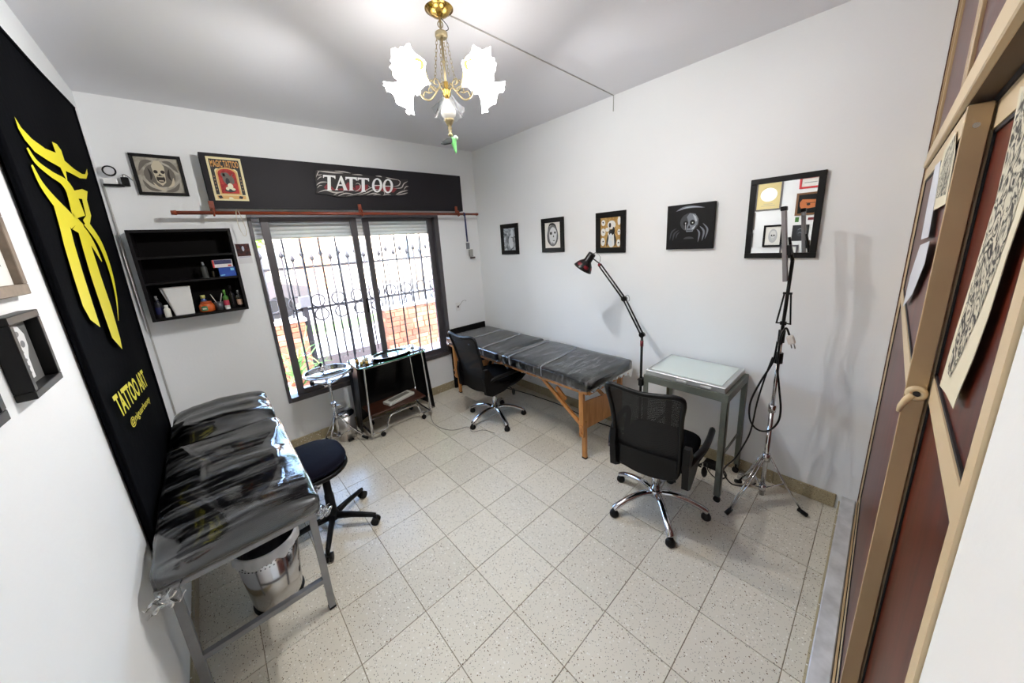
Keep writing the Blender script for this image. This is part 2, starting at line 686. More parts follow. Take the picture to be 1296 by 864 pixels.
# frame posts and rails
g = G()
g.span((XR - .030, YF - .006, .093), (XR - .001, -.19, H))
g.build('post', M_TAN, ward, world=True)
G().span((XR - .006, YF - .002, .093), (XR - .0005, YF - .006, H)).build('post_edge', mat('brown_edge', (84, 50, 34), .5), ward, world=True)
g = G().span((XJ + .002, YF - .008, .093), (XJ + .03, -.19, H))
g.build('post', M_TANL, ward, world=True)
g = G()
g.span((XJ, YF + .002, ZT0), (XR - .03, -.074, ZT0 + .028), .002, 1)
g.span((XJ, YF - .001, ZT0 + .030), (XR - .03, -.074, ZT1), .002, 1)
g.build('transom', M_TANL, ward, world=True)
G().span((XJ, -.0742, ZT0 + .006), (XR - .03, -.104, ZT1)).build('top_track', mat('track_brown', (92, 72, 50), .6), ward, world=True)
G().span((XJ, -.1045, ZT0 - .004), (XR - .03, -.17, ZT1)).build('top_track', M_DARKG, ward, world=True)
g = G()                                               # bottom double track
g.span((XJ, YF, .093), (XR - .03, -.15, .098))
for yy in (YF - .002, -.100, -.136):
    g.span((XJ, yy, .098), (XR - .03, yy - .004, .118))
g.build('bottom_track', M_TAN, ward, world=True)
g = G().span((XJ, -.068, .0985), (XR - .03, -.098, .1005))
g.build('track_groove', M_DARKG, ward, world=True)


def sliding_door(x0, x1, yf, t, zr0, zr1, stile, far):
    """door leaf: frame with mid rail, gasket lines and two mahogany panels"""
    z0, z1 = .120, ZT0 - .006
    g = G()
    g.span((x0, yf, z0), (x0 + stile, yf - t, z1), .002, 1)
    g.span((x1 - far, yf, z0), (x1, yf - t, z1), .002, 1)
    for a, b in ((z0, z0 + .035), (zr0, zr1), (z1 - .05, z1)):
        g.span((x0 + stile, yf - .002, a), (x1 - far, yf - t + .002, b))
    d = g.build('sliding_door', M_TANL, ward, world=True)
    for a, b in ((z0 + .035, zr0), (zr1, z1 - .05)):
        G().span((x0 + stile - .002, yf - .008, a - .002), (x1 - far + .002, yf - .014, b + .002)).build('panel', M_MAHOG, d, world=True)
        q = G()
        w = .007
        for p0, p1 in (((x0 + stile, a), (x0 + stile + w, b)), ((x1 - far - w, a), (x1 - far, b)), ((x0 + stile + w, a), (x1 - far - w, a + w)), ((x0 + stile + w, b - w), (x1 - far - w, b))):
            q.span((p0[0], yf - .0045, p0[1]), (p1[0], yf - .0085, p1[1]))
        q.build('gasket', M_DARKG, d, world=True)
    return d


XS = 1.506
YD1, YD2 = -.071, -.105
door_a = sliding_door(XS, XR - .032, YD1, .031, 1.300, 1.352, .012, .02)
g = G().span((XS - .0006, YD1 + .0004, .121), (XS + .0125, YD1 - .0314, ZT0 - .007), .001, 1)
g.build('end_stile', M_TAN, door_a, world=True)
door_b = sliding_door(XJ + .03, XS + .07, YD2, .026, 1.290, 1.345, .05, .05)
# latch on the end stile
pl = at(1160, 497, x=XS - .002)
lt = G()
lt.lathe([(0, 0), (.017, 0), (.018, .004), (.014, .009), (.007, .010), (.006, .004), (0, .004)], 20, pl, Matrix.Rotation(-PI / 2, 3, 'Y'))
lt.tube([pl + Vector((-.006, .006, -.004)), pl + Vector((-.010, .014, -.018)), pl + Vector((-.010, .020, -.036)), pl + Vector((-.008, .021, -.05))], [.007, .0065, .0055, .004], 8)
lt.build('latch', M_TANL, door_a, world=True)
G().cyl(pl + Vector((-.0105, 0, 0)), pl + Vector((-.0045, 0, 0)), .0055, n=12).build('keyhole', M_DARKG, door_a, world=True)
for zz in (.165, 1.86):
    G().cyl((XS - .003, -.086, zz), (XS, -.086, zz), .005, n=10).build('screw', M_STEEL, door_a, world=True)
# upper cupboard doors above the transom
for x0, x1 in ((XJ + .03, 1.86), (1.86, XR - .032)):
    g = G()
    z0, z1 = ZT1 + .002, H - .004
    g.span((x0 + .002, -.075, z0), (x0 + .045, -.1, z1), .002, 1)
    g.span((x1 - .045, -.075, z0), (x1 - .002, -.1, z1), .002, 1)
    g.span((x0 + .045, -.077, z0), (x1 - .045, -.098, z0 + .04))
    g.span((x0 + .045, -.077, z1 - .04), (x1 - .045, -.098, z1))
    d = g.build('upper_door', M_TAN, ward, world=True)
    G().span((x0 + .043, -.083, z0 + .038), (x1 - .043, -.089, z1 - .038)).build('panel', M_MAHOG, d, world=True)

# ------------------------------------------------------------------ window: frame, sashes, glass
win = thing('window_1', 'dark aluminium sliding window with two sashes and raised white roller shutter', 'window', ((WX0 + WX1) / 2, YB, WZ0), kind='structure')
y0, y1 = YB - .012, YB + .085
g = G()
g.span((WX0 - .006, y0, WZ0 - .012), (WX0 + .018, y1, WZ1 + .01), .002, 1)
g.build('frame_jamb', M_BRONZE, win, world=True)
g = G()
g.span((WX1 - .042, y0, WZ0 - .012), (WX1 + .006, y1, WZ1 + .01), .002, 1)
g.build('frame_jamb', M_BRONZE, win, world=True)
G().span((WX0 + .018, y0, WZ1 - .03), (WX1 - .042, y1, WZ1 + .01), .002, 1).build('frame_head', M_BRONZE, win, world=True)
g = G().span((WX0 + .018, y0 - .004, WZ0 - .012), (WX1 - .042, y1, WZ0 + .03), .002, 1)
g.build('frame_sill', M_BRONZE, win, world=True)


def sash(x0, x1, ya, w=.055):
    g = G()
    z0, z1 = WZ0 + .032, WZ1 - .032
    g.span((x0, ya, z0), (x0 + w, ya + .026, z1), .002, 1)
    g.span((x1 - w, ya, z0), (x1, ya + .026, z1), .002, 1)
    g.span((x0 + w, ya + .001, z0), (x1 - w, ya + .025, z0 + .045))
    g.span((x0 + w, ya + .001, z1 - .03), (x1 - w, ya + .025, z1))
    s = g.build('sash', M_BRONZE, win, world=True)
    G().span((x0 + w, ya + .011, z0 + .045), (x1 - w, ya + .015, z1 - .03)).build('pane', M_GLASS, s, world=True)
    return s


sa = sash(.775, 1.515, YB + .012)
sb = sash(1.585, WX1 - .044, YB + .044)
G().span((1.487, YB + .004, 1.10), (1.503, YB + .012, 1.24), .003).build('latch', M_BLACK, sa, world=True)
# outside sill, and a pink strip down the right side of the opening
G().span((WX0, YB + .086, WZ0 - .05), (WX1, YB + .26, WZ0 + .014), .004, 1).build('outer_sill', mat('sill_tile', (214, 206, 204), .35), win, world=True)
G().span((WX1 - .028, YB + .09, WZ0 + .014), (WX1 - .001, YB + .2, 1.86)).build('reveal_strip', mat('pink_strip', (206, 110, 128), .6), win, world=True)
# roller shutter slats
shut = mat('shutter_slat', (226, 226, 220), .5)
ZS = at(420, 300, y=YB + .12).z
nz = 6
hz = (WZ1 + .0 - ZS) / nz
for i in range(nz):
    za = ZS + hz * i
    g = G()
    g.grid(lambda a, b, za=za: Vector((WX0 + .004 + (WX1 - WX0 - .034) * a, YB + .115 + .009 * math.sin(PI * b), za + (hz - .0006) * b)), 1, 6)
    g.grid(lambda a, b, za=za: Vector((WX0 + .004 + (WX1 - WX0 - .034) * a, YB + .128 + .002 * math.sin(PI * b), za + (hz - .0006) * b)), 1, 6)
    g.build('shutter_slat', shut, win, world=True, norm=False)
# security grille in front of the window (outside)
iron = mat('iron_black', (28, 24, 26), .55, .2)
YG = YB + .23
gr = thing('window_grille', 'black iron security bars fixed outside the window', 'grille', (1.5, YG, WZ0))
for u, v in ((356, 304), (379, 304), (402, 301), (423, 300), (463, 301), (480, 298), (498, 298), (514, 296), (530, 297)):
    x = at(u, v, y=YG).x
    G().cyl((x, YG, WZ0 + .016), (x, YG, WZ1), .0085, n=8).build('bar', iron, gr, world=True)

# ------------------------------------------------------------------ front yard and street
M_CONC = mat('pale_concrete', (188, 182, 176), .8, var=(3, .1), bump=(30, .1))
G().span((-3, YB + .2, -.12), (8, 6.2, 0)).build('ground_patio', mat('patio_tile', (196, 176, 166), .7, var=(4, .12)), kind='structure')
G().span((-14, 6.2, -.14), (22, 8.2, -.02)).build('ground_sidewalk', M_CONC, kind='structure')
G().span((-14, 8.2, -.14), (22, 9.3, -.01)).build('ground_verge', mat('lawn', (104, 142, 62), .95, var=(6, .35), bump=(60, .6)), kind='structure')
G().span((-14, 9.3, -.16), (22, 16, -.06)).build('ground_street', mat('asphalt', (172, 168, 164), .9, var=(5, .1)), kind='structure')
G().span((-14, 16, -.14), (22, 24, .0)).build('ground_far', M_CONC, kind='structure')
M_MORTAR = mat('mortar', (104, 80, 62), .9)
brick_m = [mat('brick_%d' % i, c, .85, bump=(50, .4), var=(9, .14)) for i, c in enumerate(((158, 102, 72), (140, 88, 62), (168, 116, 86), (130, 80, 58)))]
YW = 5.3


def brick_wall(x0, x1, h, label, yw=YW, t=.26):
    w = thing('garden_wall', label, 'wall', ((x0 + x1) / 2, yw + t / 2, 0), group=None)
    G().span((x0 + .006, yw + .008, 0), (x1 - .006, yw + t - .008, h)).build('mortar_core', M_MORTAR, w, world=True)
    z = 0.
    while z < h - .03:
        hh = min(random.choice((.07, .085, .11)), h - z)
        x = x0
        while x < x1 - .02:
            L = random.uniform(.13, .27)
            if x1 - x - L < .08: L = x1 - x
            g = G().span((x + .004, yw - random.uniform(0, .012), z + .004), (x + L - .004, yw + .05, z + hh - .004), .006, 1)
            g.build('brick', random.choice(brick_m), w, world=True)
            x += L
        # end face seen from the side
        y = yw + .052
        while y < yw + t - .03:
            for xe, s in ((x0, -1), (x1, 1)):
                G().span((xe, y + .004, z + .004), (xe - s * .05, min(y + .1, yw + t) - .004, z + hh - .004), .005, 1).build('brick', random.choice(brick_m), w, world=True)
            y += .1
        z += hh
    G().span((x0 - .02, yw - .03, h), (x1 + .02, yw + t + .03, h + .045), .008, 1).build('coping', mat('coping_white', (228, 222, 216), .6), w, world=True)
    return w


brick_wall(2.40, 4.3, .74, 'low tan brick garden wall at the right seen through the window')
brick_wall(-.4, 1.28, .80, 'low tan brick garden wall at the left seen through the window')
fen = thing('front_fence', 'black iron picket fence with spear tips and rings along the street', 'fence', (1.8, YW + .13, 0))
YN = YW + .13
for z in (1.52, .94):
    G().bar((-.4, YN, z), (4.3, YN, z), .014, .036).build('rail', iron, fen, world=True)
n = 40
for i in range(n):
    x = -.36 + 4.62 * i / (n - 1)
    zb = .845 if x < 1.3 else (.12 if x < 2.38 else .785)
    tall = 1.60 + (.06 if i % 2 else 0)
    g = G().cyl((x, YN - .012, zb), (x, YN - .012, tall), .012, n=6)
    g.lathe([(.010, 0), (.026, .018), (.032, .036), (.016, .075), (.001, .115)], 6, (x, YN - .012, tall))
    g.build('picket', iron, fen, world=True)
for i in range(12):
    x = .7 + .27 * i
    for k, z in enumerate((1.04, .84)):
        if (z < .9 and not 1.4 < x < 2.3 and i % 2): continue
        G().torus((x + .02 * (k), YN - .02, z), .088, .012, (0, 1, 0), 18, 5).build('ring', iron, fen, world=True)
G().span((1.30, YN - .06, 0), (1.36, YN + .02, 1.1)).build('gate_post', iron, fen, world=True)
G().span((1.27, YN - .1, .98), (1.40, YN - .02, 1.13), .006, 1).build('lock_box', mat('lock_grey', (92, 90, 92), .5, .4), fen, world=True)
G().span((1.34, YN - .02, .02), (2.38, YN + .01, .20)).build('threshold_sheet', mat('threshold_sheet', (78, 68, 66), .6), fen, world=True)  # plain dark sheet across the foot of the gate opening

# plant by the wall
pln = thing('spiky_plant', 'green spiky leaved plant outside the left edge of the window', 'plant', (.98, 4.55, 0))
leafm = [mat('leaf_green', (96, 140, 48), .5), mat('leaf_yellow', (198, 186, 66), .5)]
G().lathe([(.0, 0), (.09, 0), (.12, .2), (.11, .2), (.10, .16), (0, .16)], 16).build('pot', mat('terracotta', (170, 98, 66), .8), pln)
for i in range(22):
    a = i * 2.4
    up = .6 + .35 * (i % 5) / 4
    L = .34 + .16 * ((i * 7) % 5) / 4
    pts = [Vector((0, 0, .15 + .35 * (i % 6) / 5))]
    for k in range(1, 6):
        t = k / 5
        pts.append(pts[0] + Vector((math.cos(a) * L * t, math.sin(a) * L * t, up * L * 1.4 * t - .28 * t * t * (i % 3))))
    wd = Vector((-math.sin(a), math.cos(a), 0))
    g = G()
    vs = []
    for k, p in enumerate(pts):
        w = .02 * (1 - (k / 5) ** 2) + .001
        vs += [p - wd * w, p + Vector((0, 0, -.004)), p + wd * w]
    g.add(vs, [q for k in range(5) for q in ((3 * k, 3 * k + 1, 3 * k + 4, 3 * k + 3), (3 * k + 1, 3 * k + 2, 3 * k + 5, 3 * k + 4))], True)
    g.build('leaf', leafm[1 if i % 6 == 5 else 0], pln, norm=False)

# across the street: house, trees, parked van
hs = thing('far_house', 'cream house with orange gate across the street', 'house', (3, 18.5, 0))
G().span((-8, 18, 0), (12, 22, 3.2)).build('wall', mat('cream_wall', (236, 214, 186), .8, var=(1, .08)), hs, world=True)
G().span((-8.2, 17.6, 3.2), (12.2, 22, 3.4)).build('roof', mat('roof_clay', (196, 120, 80), .8), hs, world=True)
for x0 in (-3.2, 1.8, 5.6, 8.6):
    w = G().span((x0, 17.95, 1.0), (x0 + 1.3, 18.02, 2.3)).build('window', mat('far_frame', (160, 130, 104), .6), hs, world=True)
    G().span((x0 + .1, 17.93, 1.1), (x0 + 1.2, 17.96, 2.2)).build('pane', mat('far_pane', (84, 92, 98), .15), w, world=True)
G().span((3.6, 17.93, 0), (5.0, 18.02, 2.4)).build('door', mat('far_door', (206, 140, 84), .6), hs, world=True)


def tree(x, y, h, rad, label, seed, tr=.14):
    rnd = random.Random(seed)
    t = thing('street_tree', label, 'tree', (x, y, -.05))
    G().tube(spl([(0, 0, 0), (.05, .02, h * .25), (-.04, 0, h * .5), (.03, 0, h * .75)], 4), [tr * (1 - .5 * i / 12) for i in range(13)], 8).build('trunk', mat('bark', (120, 96, 74), .9, bump=(20, .5)), t)
    vs, fs = [], []
    for i in range(1400):
        a, b, q = rnd.uniform(0, 2 * PI), rnd.uniform(-1, 1), rnd.random() ** .4
        p = Vector((math.cos(a) * math.sqrt(1 - b * b) * rad * q, math.sin(a) * math.sqrt(1 - b * b) * rad * q, h * .86 + b * rad * .75 * q))
        d = Vector((rnd.uniform(-1, 1), rnd.uniform(-1, 1), rnd.uniform(-1, 1))).normalized() * .16
        e = d.orthogonal().normalized() * .07
        o = len(vs)
        vs += [p - d, p + e, p + d, p - e]
        fs.append((o, o + 1, o + 2, o + 3))
    G().add(vs, fs).build('foliage', mat('tree_leaf', (126, 156, 66), .6), t, kind='stuff', norm=False)


pt = at(531, 365, y=9.0)
tree(pt.x, 9.0, 4.6, 1.5, 'slim street tree right of the fence, leaves above the window', 3, .10)
pt = at(352, 365, y=11.0)
tree(pt.x - .4, 15.6, 3.4, 1.3, 'bushy yellow green tree behind the parked van', 5)
van = thing('parked_van', 'dark van parked across the street behind the fence', 'vehicle', (at(378, 357, y=12).x - 1.9, 12, -.06))
g = G().prism([(-1.9, .35), (1.5, .35), (1.95, .5), (1.95, .85), (1.3, 1.0), (.9, 1.6), (-1.8, 1.65), (-1.95, 1.2)], (0, .8, 0), (1, 0, 0), (0, 0, 1), 1.6)
g.build('body', mat('van_paint', (52, 46, 48), .35), van)
G().prism([(-1.5, 1.08), (1.12, 1.08), (.8, 1.5), (-1.5, 1.52)], (0, -.79, 0), (1, 0, 0), (0, 0, 1), .03).build('side_window', mat('far_pane', (84, 92, 98), .15), van)
for x in (-1.2, 1.2):
    for y in (-.72, .72):
        G().cyl((x, y - .1, .33), (x, y + .1, .33), .33, n=18).build('wheel', M_BLACK, van)

# ------------------------------------------------------------------ more helpers for things
def loaf(g, x0, x1, y0, y1, z0, z1, r=.03, puff=.01, noise=0., seed=0, nu=40, nv=48, inflate=0., f=3.0, endr=None, top=None):
    """padded slab: rounded cross-section along Y with rounded ends, top crowned by puff, surface noise"""
    from mathutils import noise as mn
    cx, w, cz, h = (x0 + x1) / 2, (x1 - x0) / 2 + inflate, (z0 + z1) / 2, (z1 - z0) / 2 + inflate
    L0, L1 = y0 - inflate, y1 + inflate
    er = endr or r

    def fn(a, b):
        t = 2 * PI * a
        ca, sa = math.cos(t), math.sin(t)
        # rounded rectangle cross-section
        p = 2 / (2 + 10 * max(0.02, (1 - r / .12)))
        ex = math.copysign(abs(ca) ** p, ca)
        ez = math.copysign(abs(sa) ** p, sa)
        # ends
        y = L0 + (L1 - L0) * b
        d = min(y - L0, L1 - y)
        k = 1.0
        if d < er:
            k = math.sqrt(max(0, 1 - (1 - d / er) ** 2))
        k = .0 if (b <= 0 or b >= 1) else max(k, .35)
        X = cx + w * ex * (1 - (1 - k) * min(er / w, 1) * .6) if k > 0 else cx + w * ex * .75
        Z = cz + h * ez * (k if k > 0 else .3)
        if ez > 0:
            bump = (1 - abs(ex) ** 3) * (1 - (2 * b - 1) ** 6)
            Z += puff * bump
            if top: Z += top((X - x0) / (x1 - x0), b) * min(1, ez * 1.5)
        v = Vector((X, y, Z))
        if noise:
            n = mn.noise(Vector((X * f * 2.2 + seed, y * f, Z * f * 2 + seed * .3)))
            v += Vector((ex * .6, 0, ez)) * n * noise
        return v
    g.grid(fn, nu, nv, True, closed_u=True)
    o = len(g.v) - nu * (nv + 1)
    g.f += [tuple(o + j for j in reversed(range(nu))), tuple(o + nv * nu + j for j in range(nu))]
    g.sm += [True, True]
    return g


def rrect(w, d, r, n=6):
    out = []
    for (sx, sy, a0) in ((1, 1, 0), (-1, 1, PI / 2), (-1, -1, PI), (1, -1, 1.5 * PI)):
        for i in range(n + 1):
            a = a0 + PI / 2 * i / n
            out.append((sx * (w / 2 - r) + r * math.cos(a), sy * (d / 2 - r) + r * math.sin(a)))
    return out


def pad(g, outline, z0, z1, er=.02, puff=.01, fn=None, steps=5):
    """cushion over a 2-D outline centred on 0,0; fn(v) bends it"""
    n = len(outline)
    rings = []
    for i in range(steps + 1):
        a = PI / 2 * i / steps
        rings.append((1 - math.sin(PI / 2 - a) * 0 - (1 - math.sin(a)) * .0, a))
    lay = []
    # bottom
    lay.append((.0, z0)); lay.append((.8, z0))
    hz = min(er, (z1 - z0) / 2)
    m = max(max(abs(x), abs(y)) for x, y in outline)
    for i in range(steps + 1):
        a = -PI / 2 + PI / 2 * i / steps
        lay.append((1 - er / m * (1 - math.cos(a)), z0 + hz + hz * math.sin(a)))
    for i in range(steps + 1):
        a = PI / 2 * i / steps
        lay.append((1 - er / m * (1 - math.cos(a)), z1 - hz + hz * math.sin(a)))
    for k in (.75, .5, .25, .0):
        lay.append((k, z1 + puff * (1 - k * k)))
    vs, fs = [], []
    for k, z in lay:
        for x, y in outline:
            v = Vector((x * k, y * k, z))
            vs.append(fn(v) if fn else v)
    for i in range(len(lay) - 1):
        for j in range(n):
            fs.append((i * n + j, i * n + (j + 1) % n, (i + 1) * n + (j + 1) % n, (i + 1) * n + j))
    return g.add(vs, fs, True)


WALLS = {'right': (Vector((0, -1, 0)), Vector((0, 0, 1)), Vector((-1, 0, 0))),
         'left': (Vector((0, 1, 0)), Vector((0, 0, 1)), Vector((1, 0, 0))),
         'back': (Vector((1, 0, 0)), Vector((0, 0, 1)), Vector((0, -1, 0)))}


def frame_bars(g, o, u, v, n, w, h, fw, d):
    for (x0, x1, y0, y1) in ((-w / 2, w / 2, h / 2 - fw, h / 2), (-w / 2, w / 2, -h / 2, -h / 2 + fw), (-w / 2, -w / 2 + fw, -h / 2 + fw, h / 2 - fw), (w / 2 - fw, w / 2, -h / 2 + fw, h / 2 - fw)):
        rot = Matrix((u, v, n)).transposed()
        g.box(o + u * (x0 + x1) / 2 + v * (y0 + y1) / 2 + n * d / 2, (x1 - x0, y1 - y0, d), .0015, rot, 1)


def picture(wall, c, w, h, label, fmat, fw=.022, d=.018, paper=None, art=None, mat_w=0., mat_m=None, glass=False, cat='picture', name='framed_picture', group=None):
    """picture hung flat on a wall: frame, mount, sheet and the print on it"""
    u, v, n = WALLS[wall]
    o = Vector(c)
    p = thing(name, label, cat, o, group=group)
    g = G(); frame_bars(g, o, u, v, n, w, h, fw, d)
    g.build('frame', fmat, p, world=True)
    rot = Matrix((u, v, n)).transposed()
    iw, ih = w - 2 * fw, h - 2 * fw
    G().box(o + n * .004, (iw + .004, ih + .004, .006), 0, rot).build('mount' if mat_w else 'sheet', mat_m if mat_w else (paper or M_PAPER), p, world=True)
    z = .0074
    aw, ah = iw - 2 * mat_w, ih - 2 * mat_w
    if mat_w:
        G().box(o + n * (z + .0003), (aw, ah, .0006), 0, rot).build('sheet', paper or M_PAPER, p, world=True)
        z += .001
    if art:
        art(p, o + n * z, u * aw, v * ah, n)
    if glass:
        G().box(o + n * (d - .004), (iw, ih, .0012), 0, rot).build('pane', M_GLASS, p, world=True)
    return p


def layer(p, m, polys, o, u, v, n, k, strokes=(), name='print'):
    """one ink layer: filled outlines and strokes in unit coordinates (-.5 .. .5)"""
    g = G()
    oo = o + n * (.0003 * k)
    for q in polys: g.flat(q, oo, u, v)
    for s in strokes: add_stroke(g, s[0], s[1], oo + n * .00005, u, v, taper=True)
    ob = g.build(name, m, p, world=True, norm=False)
    return ob


def inkmat(name, light, dark, scale=9., seed=0., lo=.38, hi=.62, dist=1.5, thresh=None):
    """hand-drawn shading printed on paper"""
    if name in MATS: return MATS[name]
    m = bpy.data.materials.new(name)
    m.use_nodes = True
    nt = m.node_tree
    p = nt.nodes['Principled BSDF']
    p.inputs['Roughness'].default_value = .75
    geo = nt.nodes.new('ShaderNodeNewGeometry')
    mp = nt.nodes.new('ShaderNodeMapping'); mp.inputs['Location'].default_value = (seed, seed * 1.7, -seed)
    nt.links.new(geo.outputs['Position'], mp.inputs['Vector'])
    n = nt.nodes.new('ShaderNodeTexNoise'); n.inputs['Scale'].default_value = scale; n.inputs['Detail'].default_value = 4; n.inputs['Distortion'].default_value = dist
    nt.links.new(mp.outputs[0], n.inputs['Vector'])
    r = nt.nodes.new('ShaderNodeMapRange'); r.inputs['From Min'].default_value = lo; r.inputs['From Max'].default_value = hi
    nt.links.new(n.outputs[0], r.inputs[0])
    mx = nt.nodes.new('ShaderNodeMix'); mx.data_type = 'RGBA'
    mx.inputs['A'].default_value = lin(light); mx.inputs['B'].default_value = lin(dark)
    nt.links.new(r.outputs[0], mx.inputs['Factor']); nt.links.new(mx.outputs['Result'], p.inputs['Base Color'])
    MATS[name] = m
    return m


M_FRAMEK = mat('frame_black', (14, 13, 14), .4, spec=.25)

# ------------------------------------------------------------------ chandelier
AX, AY = 1.366, 1.482


def zax(v):
    """height on the chandelier's axis seen at photo row v"""
    lo, hi = 1.5, 2.75
    for _ in range(40):
        m = (lo + hi) / 2
        d = Vector((AX, AY, m)) - CAM
        y = PPY + FPX * ROW[1].dot(d) / ROW[2].dot(d)
        if y > v: lo = m
        else: hi = m
    return (lo + hi) / 2


M_BRASS = mat('brass', (196, 160, 84), .22, 1.)
M_BRASSD = mat('aged_brass', (168, 154, 122), .38, .85)
ch = thing('chandelier', 'brass chandelier with frosted flower glass shades on the ceiling', 'chandelier', (AX, AY, zax(172)))
ax = lambda z: Vector((AX, AY, z))
zc = zax(22)
g = G().lathe([(0, zc - .0), (.014, zc + .002), (.036, zc + .010), (.054, zc + .026), (.062, zc + .044), (.063, H - .0005), (0, H - .0005)], 28, (AX, AY, 0))
g.build('canopy', M_BRASS, ch, world=True)
zk0, zk1 = zax(48), zax(40)
g = G().cyl(ax(zc + .004), ax(zk1), .005, n=8)
g.torus(ax(zax(31)), .012, .0025, (.3, .9, .2), 14, 5)
g.build('hook', M_BRASSD, ch, world=True)
G().lathe([(0, zk0), (.024, zk0), (.028, zk0 + .006), (.028, zk1 - .006), (.02, zk1), (0, zk1)], 20, (AX, AY, 0)).build('collar', M_BRASSD, ch, world=True)
zh = zax(112)
g = G().cyl(ax(zk0), ax(zh), .0055, n=10)
g.ball(ax(zax(78)), .009, 10)
g.build('rod', M_BRASSD, ch, world=True)
g = G().lathe([(0, zax(126)), (.008, zax(126)), (.011, zax(121)), (.020, zax(116)), (.017, zax(111)), (.010, zax(107)), (.012, zax(104)), (0, zax(103))], 20, (AX, AY, 0))
g.build('hub', M_BRASS, ch, world=True)
za, zb = zax(126), zax(151)
g = G().lathe([(0, zb), (.020, zb), (.032, zb + .014), (.036, zb + .028), (.030, zb + .046), (.017, za - .016), (.012, za - .004), (.012, za), (0, za)], 24, (AX, AY, 0))
g.build('vase', mat('white_ceramic', (240, 238, 232), .2, coat=.5), ch, world=True)
zd = zax(172)
g = G().lathe([(0, zd), (.010, zd), (.011, zd + .007), (.006, zd + .012), (.011, zd + .020), (.007, zd + .026), (.011, zd + .033), (.008, zd + .04), (.012, zd + .046), (.019, zb - .012), (.024, zb - .003), (.022, zb), (0, zb)], 20, (AX, AY, 0))
g.build('finial', M_BRASSD, ch, world=True)

shade_lit = bpy.data.materials.new('lit_shade')
shade_lit.use_nodes = True
nt = shade_lit.node_tree
nt.nodes.clear()
so = nt.nodes.new('ShaderNodeOutputMaterial')
tr = nt.nodes.new('ShaderNodeBsdfTransparent')
tl = nt.nodes.new('ShaderNodeBsdfTranslucent'); tl.inputs[0].default_value = (.9, .9, .9, 1)
em = nt.nodes.new('ShaderNodeEmission'); em.inputs[0].default_value = (1, .985, .96, 1); em.inputs[1].default_value = 2.2
m1 = nt.nodes.new('ShaderNodeMixShader'); m1.inputs[0].default_value = .5
m2 = nt.nodes.new('ShaderNodeAddShader')
nt.links.new(tr.outputs[0], m1.inputs[1]); nt.links.new(tl.outputs[0], m1.inputs[2])
nt.links.new(m1.outputs[0], m2.inputs[0]); nt.links.new(em.outputs[0], m2.inputs[1]); nt.links.new(m2.outputs[0], so.inputs['Surface'])
shade_off = clear('unlit_shade', (235, 238, 240), .3, .05, (3, .1), .9)
bulb_m = mat('bulb_lit', (255, 252, 245), .4, emit=((255, 246, 232), 30))
bulb_off = mat('bulb_off', (230, 230, 226), .3)
BULB_W = 19.5
a0 = math.atan2(CAM.y - AY, CAM.x - AX)
zarm = zax(118)
for k, da in enumerate((36, -36, 108, -108, 180)):
    a = a0 + R(da)
    dr = Vector((math.cos(a), math.sin(a), 0))
    P = lambda r, z: ax(z) + dr * r
    arm = G().tube(spl([P(.012, zarm + .01), P(.035, zarm + .028), P(.055, zarm + .004), P(.085, zarm - .018), P(.118, zarm - .004), P(.138, zarm + .035), P(.150, zarm + .060), P(.165, zarm + .066)], 5), .0045, 8)
    arm.tube(spl([P(.045, zarm + .016), P(.062, zarm + .035), P(.085, zarm + .03), P(.082, zarm + .012), P(.068, zarm + .014)], 4), .003, 6)
    arm.tube(spl([P(.118, zarm - .004), P(.105, zarm + .02), P(.085, zarm + .01)], 4), .003, 6)
    ao = arm.build('arm', M_BRASSD, ch, world=True)
    base = P(.172, zarm + .060)
    axd = (dr * .80 - Vector((0, 0, .60))).normalized()
    sx = axd.orthogonal().normalized(); sy = axd.cross(sx)
    Mx = Matrix((sx, sy, axd)).transposed()
    G().lathe([(0, -.018), (.016, -.018), (.02, -.008), (.021, .006), (0, .006)], 16, base, Mx).build('holder', M_BRASS, ao, world=True)
    lit = k < 4

    def petal(u, t):
        th = 2 * PI * u
        r = .019 + .032 * math.sin(min(t, .55) / .55 * PI / 2) + .030 * max(0, t - .45) / .55
        wv = max(0, t - .35) / .65
        r *= 1 + .11 * wv * math.cos(7 * th) + .04 * wv * math.cos(14 * th + 1)
        z = .104 * t - .009 * wv * math.cos(7 * th + .4) - .012 * wv * wv
        if t > .93: r += .005 * math.cos(18 * th)
        return base + Mx @ Vector((r * math.cos(th), r * math.sin(th), z))
    G().grid(petal, 48, 12, True, closed_u=True).build('shade', shade_lit if lit else shade_off, ao, world=True, norm=False)
    bc = base + axd * .030
    G().ball(bc, .017, 12).build('bulb', bulb_m if lit else bulb_off, ao, world=True)
    if lit:
        ld = bpy.data.lights.new('chandelier_bulb', 'SPOT')
        ld.energy = BULB_W * (.68, .62, .80, 1.30)[k]
        ld.spot_size = R(176)
        ld.spot_blend = .35
        ld.color = (1, .985, .965)
        ld.shadow_soft_size = .022
        lo = bpy.data.objects.new('chandelier_bulb', ld)
        COL.objects.link(lo)
        lo.location = bc + axd * .022
        lo.rotation_euler = (dr * .62 - Vector((0, 0, .78))).to_track_quat('-Z', 'Y').to_euler()
